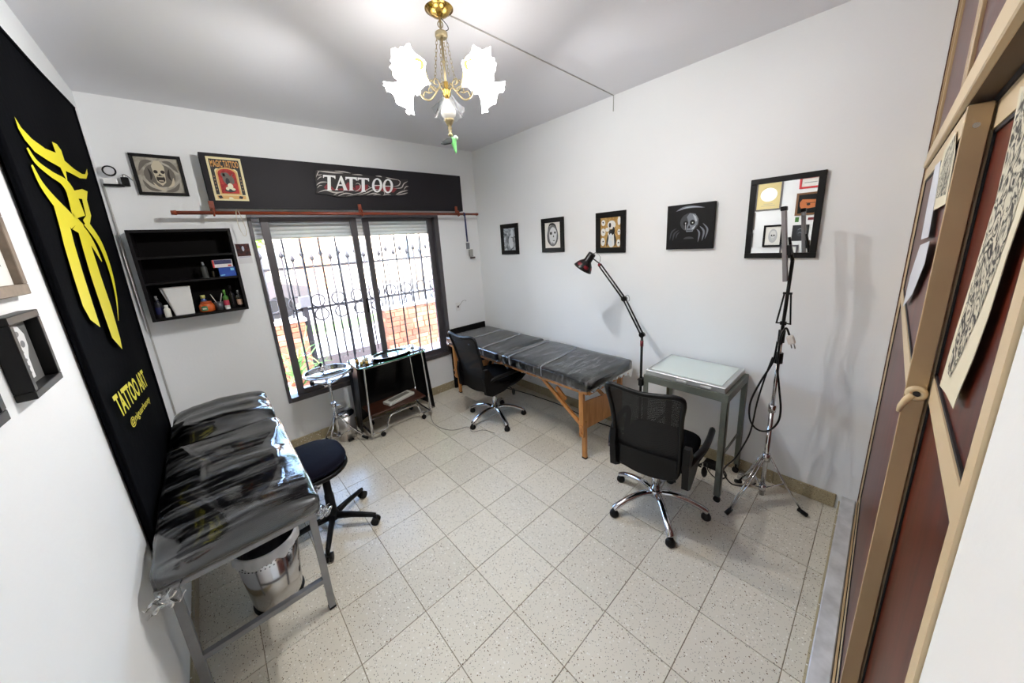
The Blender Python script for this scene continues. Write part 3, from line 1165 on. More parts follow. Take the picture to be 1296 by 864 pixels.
# suspension chains
for k in range(4):
    a = a0 + R(20 + 90 * k)
    p0 = ax(zk0) + Vector((math.cos(a), math.sin(a), 0)) * .022
    p1 = ax(zarm + .05) + Vector((math.cos(a), math.sin(a), 0)) * .05
    nl = 11
    g = G()
    d = (p1 - p0)
    for i in range(nl):
        c = p0 + d * ((i + .5) / nl)
        al = d.normalized()
        s = al.orthogonal().normalized()
        if i % 2: s = al.cross(s)
        L = d.length / nl * .68
        g.tube([c + al * (L * math.cos(2 * PI * j / 10)) + s * (.0045 * math.sin(2 * PI * j / 10)) for j in range(10)], .0011, 4, closed=True)
    g.build('chain', M_BRASSD, ch, world=True)
# loose wire near the hook
G().tube(spl([ax(zc) + Vector((.004, 0, 0)), ax(zax(30)) + Vector((.025, -.012, 0)), ax(zax(36)) + Vector((.03, -.016, 0)), ax(zax(42)) + Vector((.018, -.01, .01)), ax(zk1)], 5), .0018, 6).build('wire', M_BLACK, ch, world=True)
# green bird hanging from the finial
zb_ = zd
bird = thing('bird_ornament', 'small green parrot ornament hanging under the chandelier', 'ornament', (AX, AY, zax(193)))
right = Vector((ROW[0].x, ROW[0].y, 0)).normalized()
bz = zax(178)
bg = mat('bird_green', (120, 200, 120), .5); bd = mat('bird_dark', (38, 42, 44), .6); bl = mat('bird_light', (196, 236, 196), .5)
B = lambda dx, dz, dy=0.: ax(bz + dz) + right * dx + Vector((0, 0, 0)) + right.cross(Vector((0, 0, 1))) * dy
G().tube(spl([B(.012, .012), B(.012, -.004), B(.014, -.022), B(.018, -.044), B(.019, -.056)], 4), [.013 * q for q in (1, 1.05, 1.1, 1.1, 1.05, 1., .95, .9, .8, .7, .62, .55, .48, .42, .36, .3, .2)][:17], 10).build('body', bg, bird, world=True)
G().ball(B(.022, .010), (.013, .013, .012), 12).build('head', bl, bird, world=True)
G().lathe([(.004, 0), (.003, .005), (.0, .010)], 8, B(.031, .006), Matrix.Rotation(2.2, 3, right.cross(Vector((0, 0, 1))))).build('beak', mat('bird_beak', (220, 200, 160), .5), bird, world=True)
for s in (-1, 1):
    G().ball(B(.027, .013, s * .010), .0022, 6).build('eye', M_BLACK, bird, world=True)
G().prism([(.006, .006), (-.022, .004), (-.054, -.012), (-.036, -.018), (.004, -.014)], B(.002, .002, -.006), right, (0, 0, 1), .006).build('wing', bd, bird, world=True)
G().prism([(.006, .006), (-.02, .006), (-.046, -.008), (-.026, -.015), (.004, -.014)], B(.002, .002, .008), right, (0, 0, 1), .006).build('wing', bd, bird, world=True)
G().cyl(ax(zd + .001), B(.006, .008), .0015, n=6).build('string', bd, bird, world=True)
# surface cord along the ceiling
cw = thing('ceiling_cord', 'thin white cord running across the ceiling from chandelier to picture wall', 'cord', (2.2, 1.51, H - .006))
G().tube([(AX + .063, AY + .003, H - .003), (XR - .004, 1.545, H - .003)], .0035, 6).build('ceiling_run', mat('cord_grey', (186, 184, 180), .6), cw, world=True)
G().tube([(XR - .004, 1.545, H - .003), (XR - .004, 1.547, H - .11)], .003, 6).build('wall_drop', mat('cord_grey', (186, 184, 180), .6), cw, world=True)

# ------------------------------------------------------------------ pictures on the right wall
def art_smoke(p, o, u, v, n):
    layer(p, inkmat('smoke_ink', (206, 212, 216), (92, 98, 104), 16, 2.), [[(-.5, -.5), (.5, -.5), (.5, .5), (-.5, .5)]], o, u, v, n, 1)
    layer(p, mat('print_light', (214, 220, 224), .7), [ell(.12, -.12, .2, .3), ell(.22, .25, .12, .18)], o, u, v, n, 2)
    layer(p, mat('print_mid', (128, 134, 138), .7), [ell(.30, -.02, .05, .12)], o, u, v, n, 3, [([(-.3, .4), (-.18, .1), (-.25, -.2), (-.1, -.45)], .10), ([(.05, .1), (.3, .05), (.42, -.1)], .05)])


def skull(p, o, u, v, n, k=1, s=1., cx=0., cy=0., bone=None, dark=None, jaw=True):
    bone = bone or mat('bone_ink', (214, 214, 212), .7)
    dark = dark or M_INK
    T = lambda pts: [(cx + x * s, cy + y * s) for x, y in pts]
    layer(p, bone, [T([(-.2, .02), (-.24, .16), (-.2, .3), (-.1, .38), (.06, .38), (.18, .3), (.23, .16), (.2, .02), (.12, -.06), (.1, -.2), (0, -.24), (-.1, -.2), (-.12, -.06)])], o, u, v, n, k)
    layer(p, dark, [T(ell(-.1, .06, .065, .06)), T(ell(.1, .06, .065, .06)), T([(-.03, -.04), (.03, -.04), (0, .03)])] + [T([(-.07 + .04 * i, -.2), (-.06 + .04 * i, -.2), (-.06 + .04 * i, -.1), (-.07 + .04 * i, -.1)]) for i in range(4)], o, u, v, n, k + 1)


def art_face(p, o, u, v, n):
    layer(p, mat('pencil_mid', (122, 124, 126), .8), [ell(0, -.02, .36, .42)], o, u, v, n, 1)
    layer(p, mat('print_light2', (216, 218, 220), .7), [ell(.03, -.02, .25, .34)], o, u, v, n, 2)
    layer(p, mat('pencil_dark', (58, 58, 60), .8), [ell(-.1, .08, .08, .06), ell(.16, .1, .06, .045), [(.02, -.08), (.1, -.08), (.06, .02)]], o, u, v, n, 3,
          [([(-.3, .2), (-.15, .42), (.15, .4), (.3, .15)], .09), ([(-.32, .1), (-.3, -.2), (-.15, -.38)], .07), ([(.0, -.2), (.08, -.22), (.16, -.19)], .03), ([(.28, .05), (.26, -.2), (.1, -.38)], .05), ([(-.05, -.25), (0, -.33), (.1, -.33)], .03)])


def art_collage(p, o, u, v, n):
    layer(p, inkmat('gold_ground', (196, 160, 96), (160, 122, 62), 30, 1.), [[(-.5, -.5), (.5, -.5), (.5, .5), (-.5, .5)]], o, u, v, n, 1)
    layer(p, mat('print_white', (226, 226, 222), .7), [ell(.06, .25, .2, .14), ell(-.35, .33, .1, .1), ell(-.36, .02, .12, .13), ell(-.38, -.3, .11, .14), ell(.42, .36, .07, .14), ell(.42, .0, .07, .1), ell(.4, -.36, .09, .12), ell(.05, -.2, .2, .3), ell(-.15, .1, .1, .07)], o, u, v, n, 2)
    layer(p, M_INK, [ell(.05, .0, .13, .1), ell(-.02, .24, .06, .08), ell(.16, .06, .06, .12)], o, u, v, n, 3, [([(-.1, -.05), (-.14, -.25), (-.2, -.48)], .09), ([(.18, 0), (.24, -.25), (.22, -.48)], .1), ([(-.4, .05), (-.3, .0)], .04), ([(-.4, -.3), (-.32, -.28)], .05), ([(.38, .02), (.46, .02)], .04), ([(.36, -.36), (.44, -.34)], .05), ([(-.4, .36), (-.32, .33)], .05)])
    layer(p, mat('print_light', (214, 220, 224), .7), [ell(.03, -.12, .06, .09), ell(.0, -.36, .09, .1)], o, u, v, n, 4)


def rwall(y, z): return (XR - .0005, y, z)


picture('right', rwall(2.80, 1.717), .277, .325, 'small black framed grey smoke picture nearest the window corner', M_FRAMEK, .045, .016, art=art_smoke, group=None)
picture('right', rwall(2.186, 1.727), .276, .32, 'black framed pencil face drawing, second picture from the window corner', M_FRAMEK, .042, .016, art=art_face)
picture('right', rwall(1.563, 1.716), .275, .33, 'black framed gold and white collage print above the red arm lamp', M_FRAMEK, .044, .016, art=art_collage)
# skull canvas
cv = thing('skull_canvas', 'square black canvas with a haloed skull, left of the mirror', 'painting', rwall(.941, 1.718))
u, v, n = WALLS['right']
o = Vector(rwall(.941, 1.718))
G().box(o + n * .014, (.305, .302, .028), .002, Matrix((u, v, n)).transposed(), 1).build('canvas', mat('canvas_black', (20, 19, 21), .6, spec=.2), cv, world=True)
o2, uu, vv = o + n * .0283, u * .305, v * .302
smk = mat('paint_grey', (122, 128, 136), .7)
layer(cv, mat('paint_dim', (58, 60, 64), .7), [ell(.0, .10, .20, .20), ell(.0, -.27, .11, .05, 16, 0, PI)], o2, uu, vv, n, 1, [([(-.42, -.28), (-.38, -.1), (-.28, -.02)], .035), ([(-.35, -.3), (-.32, -.14), (-.22, -.06)], .035), ([(-.28, -.25), (-.26, -.16), (-.2, -.1)], .03)])
layer(cv, smk, [[(.0, .3), (.12, .27), (.18, .16), (.17, .04), (.10, -.02), (.08, -.11), (-.06, -.11), (-.06, -.03), (-.02, .1), (-.06, .22)]], o2, uu, vv, n, 2, [([(-.30, .36), (-.15, .42), (.05, .43), (.30, .39)], .055), ([(.2, -.35), (.22, -.15), (.16, -.06)], .035), ([(.28, -.32), (.31, -.12), (.22, .0)], .04), ([(.34, -.28), (.38, -.08), (.28, .06)], .035)])
layer(cv, mat('paint_bone', (186, 192, 200), .7), [[(.06, .27), (.13, .22), (.16, .12), (.13, .10), (.09, .2)], [(.08, -.01), (.14, .02), (.1, -.06), (.05, -.06)]], o2, uu, vv, n, 3, [([(-.25, .37), (-.1, .42), (.1, .425), (.26, .395)], .022)])
layer(cv, M_BLACK, [ell(.065, .09, .055, .06), ell(-.08, .08, .05, .055), [(-.03, -.03), (.03, -.03), (.0, .04)], [(-.05, -.075), (.07, -.075), (.07, -.085), (-.05, -.085)]], o2, uu, vv, n, 4)
layer(cv, mat('paint_white', (236, 238, 240), .7), [[(-.082, -.06), (-.076, -.06), (-.076, .08), (-.082, .08)], ell(-.079, .085, .012, .012, 8), ell(.07, .085, .014, .014, 8)], o2, uu, vv, n, 5)
# mirror
mr = thing('wall_mirror', 'black framed rectangular mirror on the right wall behind the light stand', 'mirror', rwall(.437, 1.733))
g = G(); frame_bars(g, Vector(rwall(.437, 1.733)), u, v, n, .338, .462, .030, .02)
g.build('frame', M_FRAMEK, mr, world=True)
G().box(Vector(rwall(.437, 1.733)) + n * .006, (.282, .406, .006), 0, Matrix((u, v, n)).transposed()).build('mirror_glass', mat('mirror_silver', (238, 240, 240), .0, 1.), mr, world=True)

# ------------------------------------------------------------------ left wall: banner and pictures
YEL = mat('banner_yellow', (226, 214, 20), .55)
M_BAN = mat('banner_cloth', (10, 11, 14), .85, bump=(26, .12, 2), spec=.02)
bn = thing('wall_banner', 'tall black cloth banner with yellow tribal emblem on the left wall', 'banner', (.01, 2.35, .5))
TL, TR = Vector((.016, 1.66, 2.47)), Vector((.016, 3.075, 2.55))
BL, BR = Vector((.016, 1.745, .48)), Vector((.016, 2.86, .62))


def ban(a, b):
    p = TL.lerp(TR, a).lerp(BL.lerp(BR, a), b)
    p = p + Vector((.004 * math.sin(a * 9 + b * 3) * math.sin(PI * a) + .003 * math.sin(b * 7), 0, 0))
    return p


g = G().grid(ban, 24, 32)
g.grid(lambda a, b: Vector((.004, ban(a, b).y, ban(a, b).z)), 2, 2)
n0 = 25 * 33
for s, e in ((TL, TR),): pass
g.build('cloth', M_BAN, bn, world=True, norm=False)
for A, Bq, nm in ((TL, BL, 'left_hem'), (TR, BR, 'right_hem'), (TL, TR, 'top_rod')):
    pts = [A.lerp(Bq, t / 8) + Vector((.0 + .002 * math.sin(t), 0, 0)) for t in range(9)]
    G().tube(pts, .0075 if nm != 'left_hem' else .009, 8).build(nm, M_BAN, bn, world=True)


def bpt(x, y):
    q = at(x / 2.618, 120 + y / 2.618, x=.0265)
    return (q.y, q.z)


BU, BV = Vector((0, 1, 0)), Vector((0, 0, 1))
emb = G()
BO = Vector((.0265, 0, 0))
for poly in (
    [(48, 72), (70, 108), (105, 145), (150, 178), (185, 192), (172, 155), (188, 163), (203, 184), (214, 218), (245, 245), (272, 262), (282, 263), (288, 245), (291, 262), (286, 278), (265, 276), (236, 260), (218, 252), (224, 290), (200, 240), (160, 218), (115, 188), (82, 148), (60, 110)],
    [(172, 345), (205, 385), (228, 420), (248, 500), (278, 600), (310, 700), (333, 770), (300, 745), (275, 700), (243, 600), (213, 500), (196, 430)],
    [(240, 390), (275, 428), (302, 500), (334, 600), (368, 700), (398, 805), (405, 842), (372, 805), (335, 700), (303, 605), (278, 520), (256, 440)],
    [(210, 285), (232, 320), (272, 312), (290, 320), (288, 348), (302, 400), (298, 425), (290, 440), (275, 415), (285, 400), (272, 345), (240, 340), (250, 380), (262, 430), (240, 400), (228, 350)]):
    emb.flat([bpt(*q) for q in poly], BO, BU, BV)
for k, (pts, w0, w1) in enumerate((([(90, 175), (120, 222), (170, 262), (215, 292), (245, 345), (266, 405)], 6, 34), ([(105, 232), (135, 292), (172, 342), (212, 388), (250, 432)], 6, 36), ([(250, 432), (280, 458), (310, 500), (337, 552)], 34, 2), ([(285, 425), (330, 490), (365, 580), (385, 670), (392, 748)], 18, 1))):
    L_, R_ = stroke(pts, w0, w1)
    n_ = len(L_)
    vv_ = [Vector((.0266 + .0001 * k, *bpt(*q))) for q in L_ + R_]
    emb.add(vv_, [(i, i + 1, n_ + i + 1, n_ + i) for i in range(n_ - 1)])
emb.build('emblem', YEL, bn, world=True, label='yellow angular tribal emblem', norm=False)
g = G()
p0, p1, p2 = at(155, 529, x=.0265), at(187.5, 487, x=.0265), at(141.7, 502, x=.0265)
du = (p1 - p0)
add_text(g, 'TATTOO ART', p0, du.normalized(), (p2 - p0).normalized(), du.length, (p2 - p0).length * 1.0, .03)
g.build('lettering', YEL, bn, world=True, norm=False)
g = G()
p0, p1, p2 = at(169, 543, x=.0265), at(191, 509, x=.0265), at(164, 531, x=.0265)
du = (p1 - p0)
add_text(g, '@niguarbaney', p0, du.normalized(), (p2 - p0).normalized(), du.length, (p2 - p0).length, .012)
g.build('handle_lettering', YEL, bn, world=True, norm=False)

M_FRBR = mat('frame_taupe', (132, 116, 100), .5, var=(30, .2))


def art_ornate(p, o, u, v, n):
    S = []
    for i in range(9):
        a = i * .7
        S.append(([(.38 * math.cos(a), .38 * math.sin(a)), (.26 * math.cos(a + .5), .30 * math.sin(a + .5)), (.36 * math.cos(a + .9), .34 * math.sin(a + .9))], .06))
    layer(p, mat('pencil_mid', (122, 124, 126), .8), [ell(0, 0, .3, .36)], o, u, v, n, 1)
    layer(p, M_INK, [], o, u, v, n, 2, S)
    skull(p, o, u, v, n, 3, .9)


def art_long_skull(p, o, u, v, n):
    layer(p, mat('sheet_white', (222, 222, 222), .7), [[(-.14, -.44), (.14, -.44), (.16, -.1), (.3, .08), (.32, .28), (.18, .43), (0, .46), (-.18, .43), (-.32, .28), (-.3, .08), (-.16, -.1)]], o, u, v, n, 1)
    layer(p, mat('pencil_mid', (122, 124, 126), .8), [ell(-.12, .14, .09, .06), ell(.12, .14, .09, .06), [(-.05, .0), (.05, .0), (0, .1)], ell(0, .32, .12, .05), ell(0, -.12, .07, .03), ell(0, -.24, .06, .03), ell(0, -.34, .05, .025)], o, u, v, n, 2)


def art_oval(p, o, u, v, n):
    layer(p, mat('pencil_light', (186, 188, 190), .8), [ell(0, 0, .3, .38)], o, u, v, n, 1)
    skull(p, o, u, v, n, 2, .8, 0, -.02)


def lwall(y, z): return (.0005, y, z)


picture('left', lwall(1.340, 1.752), .235, .215, 'taupe framed ornate skull drawing left of the black banner', M_FRBR, .026, .022, art=art_ornate)
picture('left', lwall(1.322, 1.515), .19, .185, 'black box frame with a long white skull cutout, below the taupe frame', M_FRAMEK, .018, .03, mat_w=.004, mat_m=mat('mount_grey', (92, 92, 90), .8), paper=mat('mount_grey', (92, 92, 90), .8), art=art_long_skull)
picture('left', lwall(.84, 1.375), .18, .12, 'grey framed drawing lowest on the left wall, seen in the mirror', mat('frame_grey', (96, 92, 96), .5), .018, .02, art=art_oval)
picture('left', lwall(1.015, 1.555), .20, .27, 'black framed skull face on white at the left edge of the photo', M_FRAMEK, .022, .02, art=art_oval)


def art_diploma(p, o, u, v, n):
    layer(p, mat('silver_print', (206, 206, 204), .35, .4), [ell(0, .05, .36, .26)], o, u, v, n, 1)
    layer(p, mat('bone_print', (176, 170, 150), .6), [[(-.3, -.38), (.3, -.38), (.3, -.36), (-.3, -.36)], [(-.2, -.31), (.2, -.31), (.2, -.295), (-.2, -.295)]], o, u, v, n, 2)


picture('left', lwall(1.10, 2.045), .265, .34, 'cream certificate in a thin grey frame, seen in the mirror', mat('frame_grey', (96, 92, 96), .5), .014, .018, paper=mat('cream_sheet', (222, 204, 146), .7), art=art_diploma)


def art_red(p, o, u, v, n):
    layer(p, mat('print_grey', (150, 154, 148), .7), [[(-.36, -.05), (.36, -.05), (.36, .05), (-.36, .05)]], o, u, v, n, 1)


picture('left', lwall(.71, 2.15), .20, .13, 'bright red framed white card, seen in the mirror', mat('frame_red', (206, 20, 36), .4), .02, .016, art=art_red)


def art_plank(p, o, u, v, n):
    layer(p, mat('plank_orange', (196, 110, 52), .5), [[(-.5, -.2), (.3, -.28), (.4, -.1), (.42, .1), (.3, .26), (-.5, .2)]], o, u, v, n, 1)
    layer(p, M_INK, [ell(-.05, -.03, .1, .07), [(-.4, .02), (.1, .03), (.1, .06), (-.4, .05)]], o, u, v, n, 2)


picture('left', lwall(.715, 1.91), .216, .256, 'brown wooden frame with orange shape on black, seen in the mirror', mat('frame_brown', (120, 82, 48), .5), .022, .018, paper=M_BLACK, art=art_plank)


def art_dark(p, o, u, v, n):
    layer(p, mat('paint_dim', (58, 60, 64), .7), [ell(0, .05, .25, .3)], o, u, v, n, 1)
    layer(p, mat('paint_grey', (122, 128, 136), .7), [], o, u, v, n, 2, [([(-.2, .2), (0, .3), (.2, .2)], .06), ([(-.15, -.1), (0, .05), (.15, -.05)], .05)])


picture('left', lwall(.75, 1.577), .156, .187, 'small black poster with faint grey figure, seen in the mirror', M_BLACK, .008, .006, paper=mat('poster_dark', (34, 38, 42), .6), art=art_dark)
G().box((.0012, .796, 1.735), (.0016, .036, .058)).build('wall_sticker', mat('sticker_green', (64, 120, 56), .6), label='small green sticker on the left wall, seen in the mirror', cat='sticker')
G().box((.0012, .665, 1.737), (.0016, .06, .03)).build('wall_sticker', mat('sticker_red', (120, 34, 44), .6), label='small dark red sticker on the left wall, seen in the mirror', cat='sticker')

# ------------------------------------------------------------------ back wall: pelmet, sign, poster, rod
YP = YB - .10
pz0, pz1 = 2.055, 2.425
pel = thing('window_pelmet', 'long black pelmet box above the window', 'pelmet', (1.6, YP + .05, pz0))
px0, px1 = at(253, 193, y=YP).x - .012, at(584, 244, y=YP).x
G().span((px0, YP, pz0), (px1, YP + .014, pz1), .002, 1).build('front_board', mat('pelmet_black', (34, 32, 36), .55, bump=(40, .05), spec=.2), pel, world=True)
G().span((px0, YP + .014, pz1 - .014), (px1, YB, pz1)).build('top_board', M_BLACKM, pel, world=True)
for x in (px0, px1 - .014):
    G().span((x, YP + .014, pz0), (x + .014, YB, pz1 - .014)).build('end_board', M_BLACKM, pel, world=True)

u, v, n = WALLS['back']
# carved TATTOO sign
sg = thing('tattoo_sign', 'carved wooden sign reading TATTOO on the black pelmet', 'sign', (1.62, YP - .01, 2.2))
sp = lambda x, y: at(385 + x / 8.64, 200 + y / 8.64, y=YP - .016)
out = [(125, 135), (200, 125), (340, 132), (500, 155), (640, 178), (760, 200), (830, 188), (900, 205), (1000, 232), (1130, 232), (1138, 255), (1120, 280), (1140, 310), (1118, 345), (1135, 380), (1110, 405), (1000, 405), (860, 412), (700, 410), (560, 412), (470, 425), (380, 425), (240, 395), (130, 385), (138, 300), (118, 215)]
poly = [(sp(*q).x, sp(*q).z) for q in out]
G().prism(poly, (0, YP - .0005, 0), u, v, .015).build('plank', mat('sign_dark', (32, 28, 28), .6, bump=(60, .4)), sg, world=True)
SO = Vector((0, YP - .0163, 0))
q2 = lambda pts: [(sp(*q).x, sp(*q).z) for q in pts]
g = G()
g.flat(q2([(215, 320), (260, 270), (330, 340), (420, 330), (480, 260), (560, 340), (520, 360), (380, 352), (240, 345)]), SO, u, v)
g.flat(q2([(560, 300), (700, 290), (690, 360), (560, 365)]), SO, u, v)
g.flat(q2([(780, 300), (960, 320), (1020, 330), (980, 375), (880, 370), (780, 340)]), SO, u, v)
g.build('red_paint', mat('sign_red', (132, 34, 44), .5), sg, world=True, norm=False)
g = G()
rs = random.Random(11)
def wst(pts, w):
    add_stroke(g, q2(pts), w, SO + Vector((0, -.0003, 0)), u, v, taper=True)
for pts, w in (([(140, 140), (240, 150), (340, 160), (430, 165)], .012), ([(330, 140), (430, 150), (510, 165)], .010), ([(520, 180), (600, 182), (640, 188)], .009), ([(780, 195), (830, 200), (850, 208)], .010), ([(890, 210), (950, 225), (1040, 240)], .008),
               ([(130, 210), (150, 160), (170, 140)], .006), ([(130, 300), (180, 265), (260, 262)], .010), ([(135, 180), (160, 185), (200, 180)], .006), ([(140, 240), (170, 210), (200, 205)], .006), ([(140, 330), (170, 300), (200, 300)], .006), ([(150, 375), (240, 350), (330, 375), (420, 365)], .012), ([(320, 405), (380, 375), (440, 370)], .010), ([(370, 415), (450, 385), (540, 395)], .010), ([(460, 415), (560, 395), (640, 370), (740, 320), (800, 310)], .008), ([(590, 405), (680, 380), (760, 345), (830, 350)], .010), ([(680, 405), (760, 385), (800, 392)], .010), ([(750, 408), (800, 395), (840, 402)], .008),
               ([(560, 290), (580, 275), (610, 290), (610, 330), (570, 360), (530, 355)], .008), ([(970, 310), (1030, 300), (1050, 260), (1020, 235)], .010), ([(980, 330), (1060, 325), (1090, 280), (1130, 255)], .010), ([(1090, 345), (1110, 315), (1140, 308)], .008), ([(1000, 400), (1060, 370), (1135, 350)], .012), ([(1010, 405), (1080, 392), (1135, 378)], .009), ([(860, 410), (900, 395), (950, 402)], .008), ([(860, 350), (880, 380), (870, 400)], .007), ([(700, 300), (720, 320), (760, 330)], .006)):
    wst(pts, w)
g.build('carved_grain', mat('sign_grain', (186, 180, 174), .6), sg, world=True, norm=False)
# serif letters
def letters(g, o):
    def T(x0, x1, y0, y1, sl):
        w = x1 - x0
        c = (x0 + x1) / 2
        k = w * .13
        P = [(x0, y0), (x1, y0 + sl), (x1 + 2, y0 + 34 + sl), (x1 - 6, y0 + 36 + sl), (x1 - 14, y0 + 22 + sl), (c + k, y0 + 18 + sl * .5), (c + k + 2, y1 - 12 + sl * .5), (c + k + 14, y1 + sl * .5), (c - k - 12, y1 + sl * .5), (c - k, y1 - 12 + sl * .5), (c - k - 2, y0 + 18 + sl * .5), (x0 + 14, y0 + 22), (x0 + 8, y0 + 34), (x0 + 2, y0 + 36)]
        g.flat(q2(P), o, u, v)
    T(205, 340, 182, 348, 10)
    T(450, 575, 205, 352, 6)
    T(582, 708, 212, 365, 8)
    for P in ([(395, 195), (410, 195), (470, 345), (480, 354), (425, 354), (432, 345), (395, 240), (362, 338), (372, 350), (335, 350), (345, 340)], [(370, 288), (430, 290), (434, 304), (368, 302)]):
        g.flat(q2(P), o, u, v)
    for cx, cy in ((797, 298), (915, 306)):
        ot, it = ell(cx, cy, 56, 78, 28), ell(cx, cy, 30, 62, 28)
        vs = [o + u * a + v * b for a, b in q2(ot) + q2(it)]
        g.add(vs, [(i, (i + 1) % 28, 28 + (i + 1) % 28, 28 + i) for i in range(28)])
        g.flat(q2([(cx - 34, cy - 4), (cx + 34, cy - 2), (cx + 34, cy + 5), (cx - 34, cy + 4)]), o - Vector((0, .0001, 0)), u, v)


g = G(); letters(g, SO + Vector((0, -.0008, 0)))
g.build('lettering', mat('sign_white', (236, 236, 236), .5), sg, world=True, norm=False)

# vintage poster
po = thing('vintage_poster', 'vintage red and cream poster at the left end of the black pelmet', 'poster', (.63, YP - .001, 2.12))
mp_ = lambda x, y: at(245 + x / 10.8, 185 + y / 10.8, y=YP - .002)
c4 = [mp_(170, 135), mp_(650, 172), mp_(745, 745), mp_(285, 742)]
x0, x1 = (c4[0].x + c4[3].x) / 2, (c4[1].x + c4[2].x) / 2
z0, z1 = (c4[2].z + c4[3].z) / 2, (c4[0].z + c4[1].z) / 2
PW, PH = x1 - x0, z1 - z0
PO = Vector(((x0 + x1) / 2, YP - .0022, (z0 + z1) / 2))
G().span((x0, YP - .0002, z0), (x1, YP - .002, z1)).build('sheet', mat('poster_cream', (226, 214, 168), .6), po, world=True)
U2, V2 = u * PW, v * PH
layer(po, mat('poster_black', (38, 36, 36), .6), [[(-.43, -.36), (-.33, -.36), (-.33, .2), (-.28, .24), (.28, .24), (.33, .2), (.33, -.36), (.43, -.36), (.43, .45), (-.43, .45)]], PO, U2, V2, n, 1)
layer(po, mat('poster_tan', (214, 170, 104), .6), [[(-.31, -.36), (.31, -.36), (.31, .16)] + ell(0, .14, .31, .13, 12, 0, PI) + [(-.31, .16)], [(-.42, -.46), (.42, -.46), (.42, -.38), (-.42, -.38)]], PO, U2, V2, n, 2)
layer(po, inkmat('poster_red', (186, 62, 56), (140, 34, 36), 26, 3.), [[(-.26, -.33), (.26, -.33), (.26, .14)] + ell(0, .12, .26, .12, 12, 0, PI) + [(-.26, .14)]], PO, U2, V2, n, 3)
layer(po, mat('poster_grey', (104, 98, 90), .6), [ell(-.03, .02, .12, .14), ell(-.12, .1, .06, .05), ell(.12, -.02, .06, .09)], PO, U2, V2, n, 4, [([(-.2, .12), (0, .0), (.18, .14)], .05)])
layer(po, mat('poster_dark', (34, 38, 42), .6), [ell(-.02, -.06, .06, .09), ell(0, -.26, .16, .04), [(-.4, -.4), (-.3, -.38), (-.26, -.44), (-.36, -.46)], [(.24, -.38), (.34, -.4), (.3, -.46), (.2, -.44)]], PO, U2, V2, n, 5)
layer(po, mat('poster_white', (232, 228, 200), .6), [ell(.03, -.16, .08, .07), ell(-.07, -.22, .05, .04), ell(.10, -.23, .06, .03), [(-.1, -.46), (.05, -.46), (.0, -.42), (-.08, -.42)]], PO, U2, V2, n, 6)
g = G()
add_text(g, 'MAGIC TATTOO', PO + U2 * -.40 + V2 * .27 + n * .0022, u, v, PW * .80, PH * .155, .02)
g.build('lettering', mat('poster_gold', (220, 160, 84), .6), po, world=True, norm=False)
g = G()
for sx in (-.38, .38):
    for i in range(5):
        g.flat(ell(sx, .05 - i * .075, .022, .018, 8), PO + n * .0020, U2, V2)
g.build('side_ornament', mat('poster_gold2', (150, 120, 84), .6), po, world=True, norm=False)

# curtain rod with brackets, cord and lanyard
M_RODW = wood('red_wood', (150, 66, 34), (110, 42, 22), .35, (6, 60, 60), 1., .3)
rod = thing('curtain_rod', 'reddish wooden curtain rod with three brackets below the pelmet', 'curtain rod', (1.56, YP - .04, 2.0))
YR = YP - .045
ra, rb = at(224, 269, y=YR), at(602, 271, y=YR)
rz_ = (ra.z + rb.z) / 2
g = G().cyl((ra.x, YR, rz_), (rb.x, YR, rz_), .0125, n=14)
for x, s in ((ra.x, -1), (rb.x, 1)):
    g.tube([(x, YR, rz_), (x + s * .004, YR, rz_), (x + s * .004, YR, rz_), (x + s * .03, YR, rz_)], [.0125, .016, .016, .0135], 14)
g.build('rod', M_RODW, rod, world=True)
for uu_ in (270, 458, 580):
    x = at(uu_, 267, y=YR).x
    g = G().torus((x, YR, rz_), .019, .006, (1, 0, 0), 18, 8)
    g.box((x, (YR + YP - .011) / 2, rz_ + .028), (.018, YP - .011 - YR, .02), .004)
    g.box((x, YP - .0062, rz_ + .05), (.03, .0105, .07), .004)
    g.ball((x, YR, rz_ + .024), .010, 10)
    g.build('bracket', M_RODW, rod, world=True)
x = at(299, 270, y=YR).x
G().tube(spl([(x, YR - .014, rz_ + .012), (x - .006, YR - .015, rz_ - .06), (x + .002, YR - .014, rz_ - .13), (x + .02, YR - .013, rz_ - .165), (x + .034, YR - .014, rz_ - .13), (x + .026, YR - .015, rz_ - .05), (x + .012, YR - .014, rz_ + .012), (x + .006, YR, rz_ + .0155)], 5, closed=True), .0024, 6).build('hanging_cord', mat('cord_cream', (214, 208, 196), .7), label='pale cord loop hanging from the curtain rod by the shelf', cat='cord')
x = at(587, 272, y=YR).x
lan = thing('lanyard', 'dark blue lanyard hanging from the right end of the curtain rod', 'lanyard', (x, YR - .012, 1.70))
G().tube(spl([(x, YR - .015, rz_ + .008), (x + .002, YR - .016, rz_ - .12), (x + .008, YR - .012, rz_ - .30)], 6), .011, 6, sx=.25).build('strap', mat('lanyard_blue', (40, 48, 92), .7), lan, world=True)
G().torus((x, YR, rz_), .0155, .004, (1, 0, 0), 16, 6).build('loop', mat('lanyard_blue', (40, 48, 92), .7), lan, world=True)
G().box((x + .010, YR - .012, rz_ - .345), (.045, .008, .07), .002).build('tag', mat('tag_grey', (120, 122, 128), .5), lan, world=True)
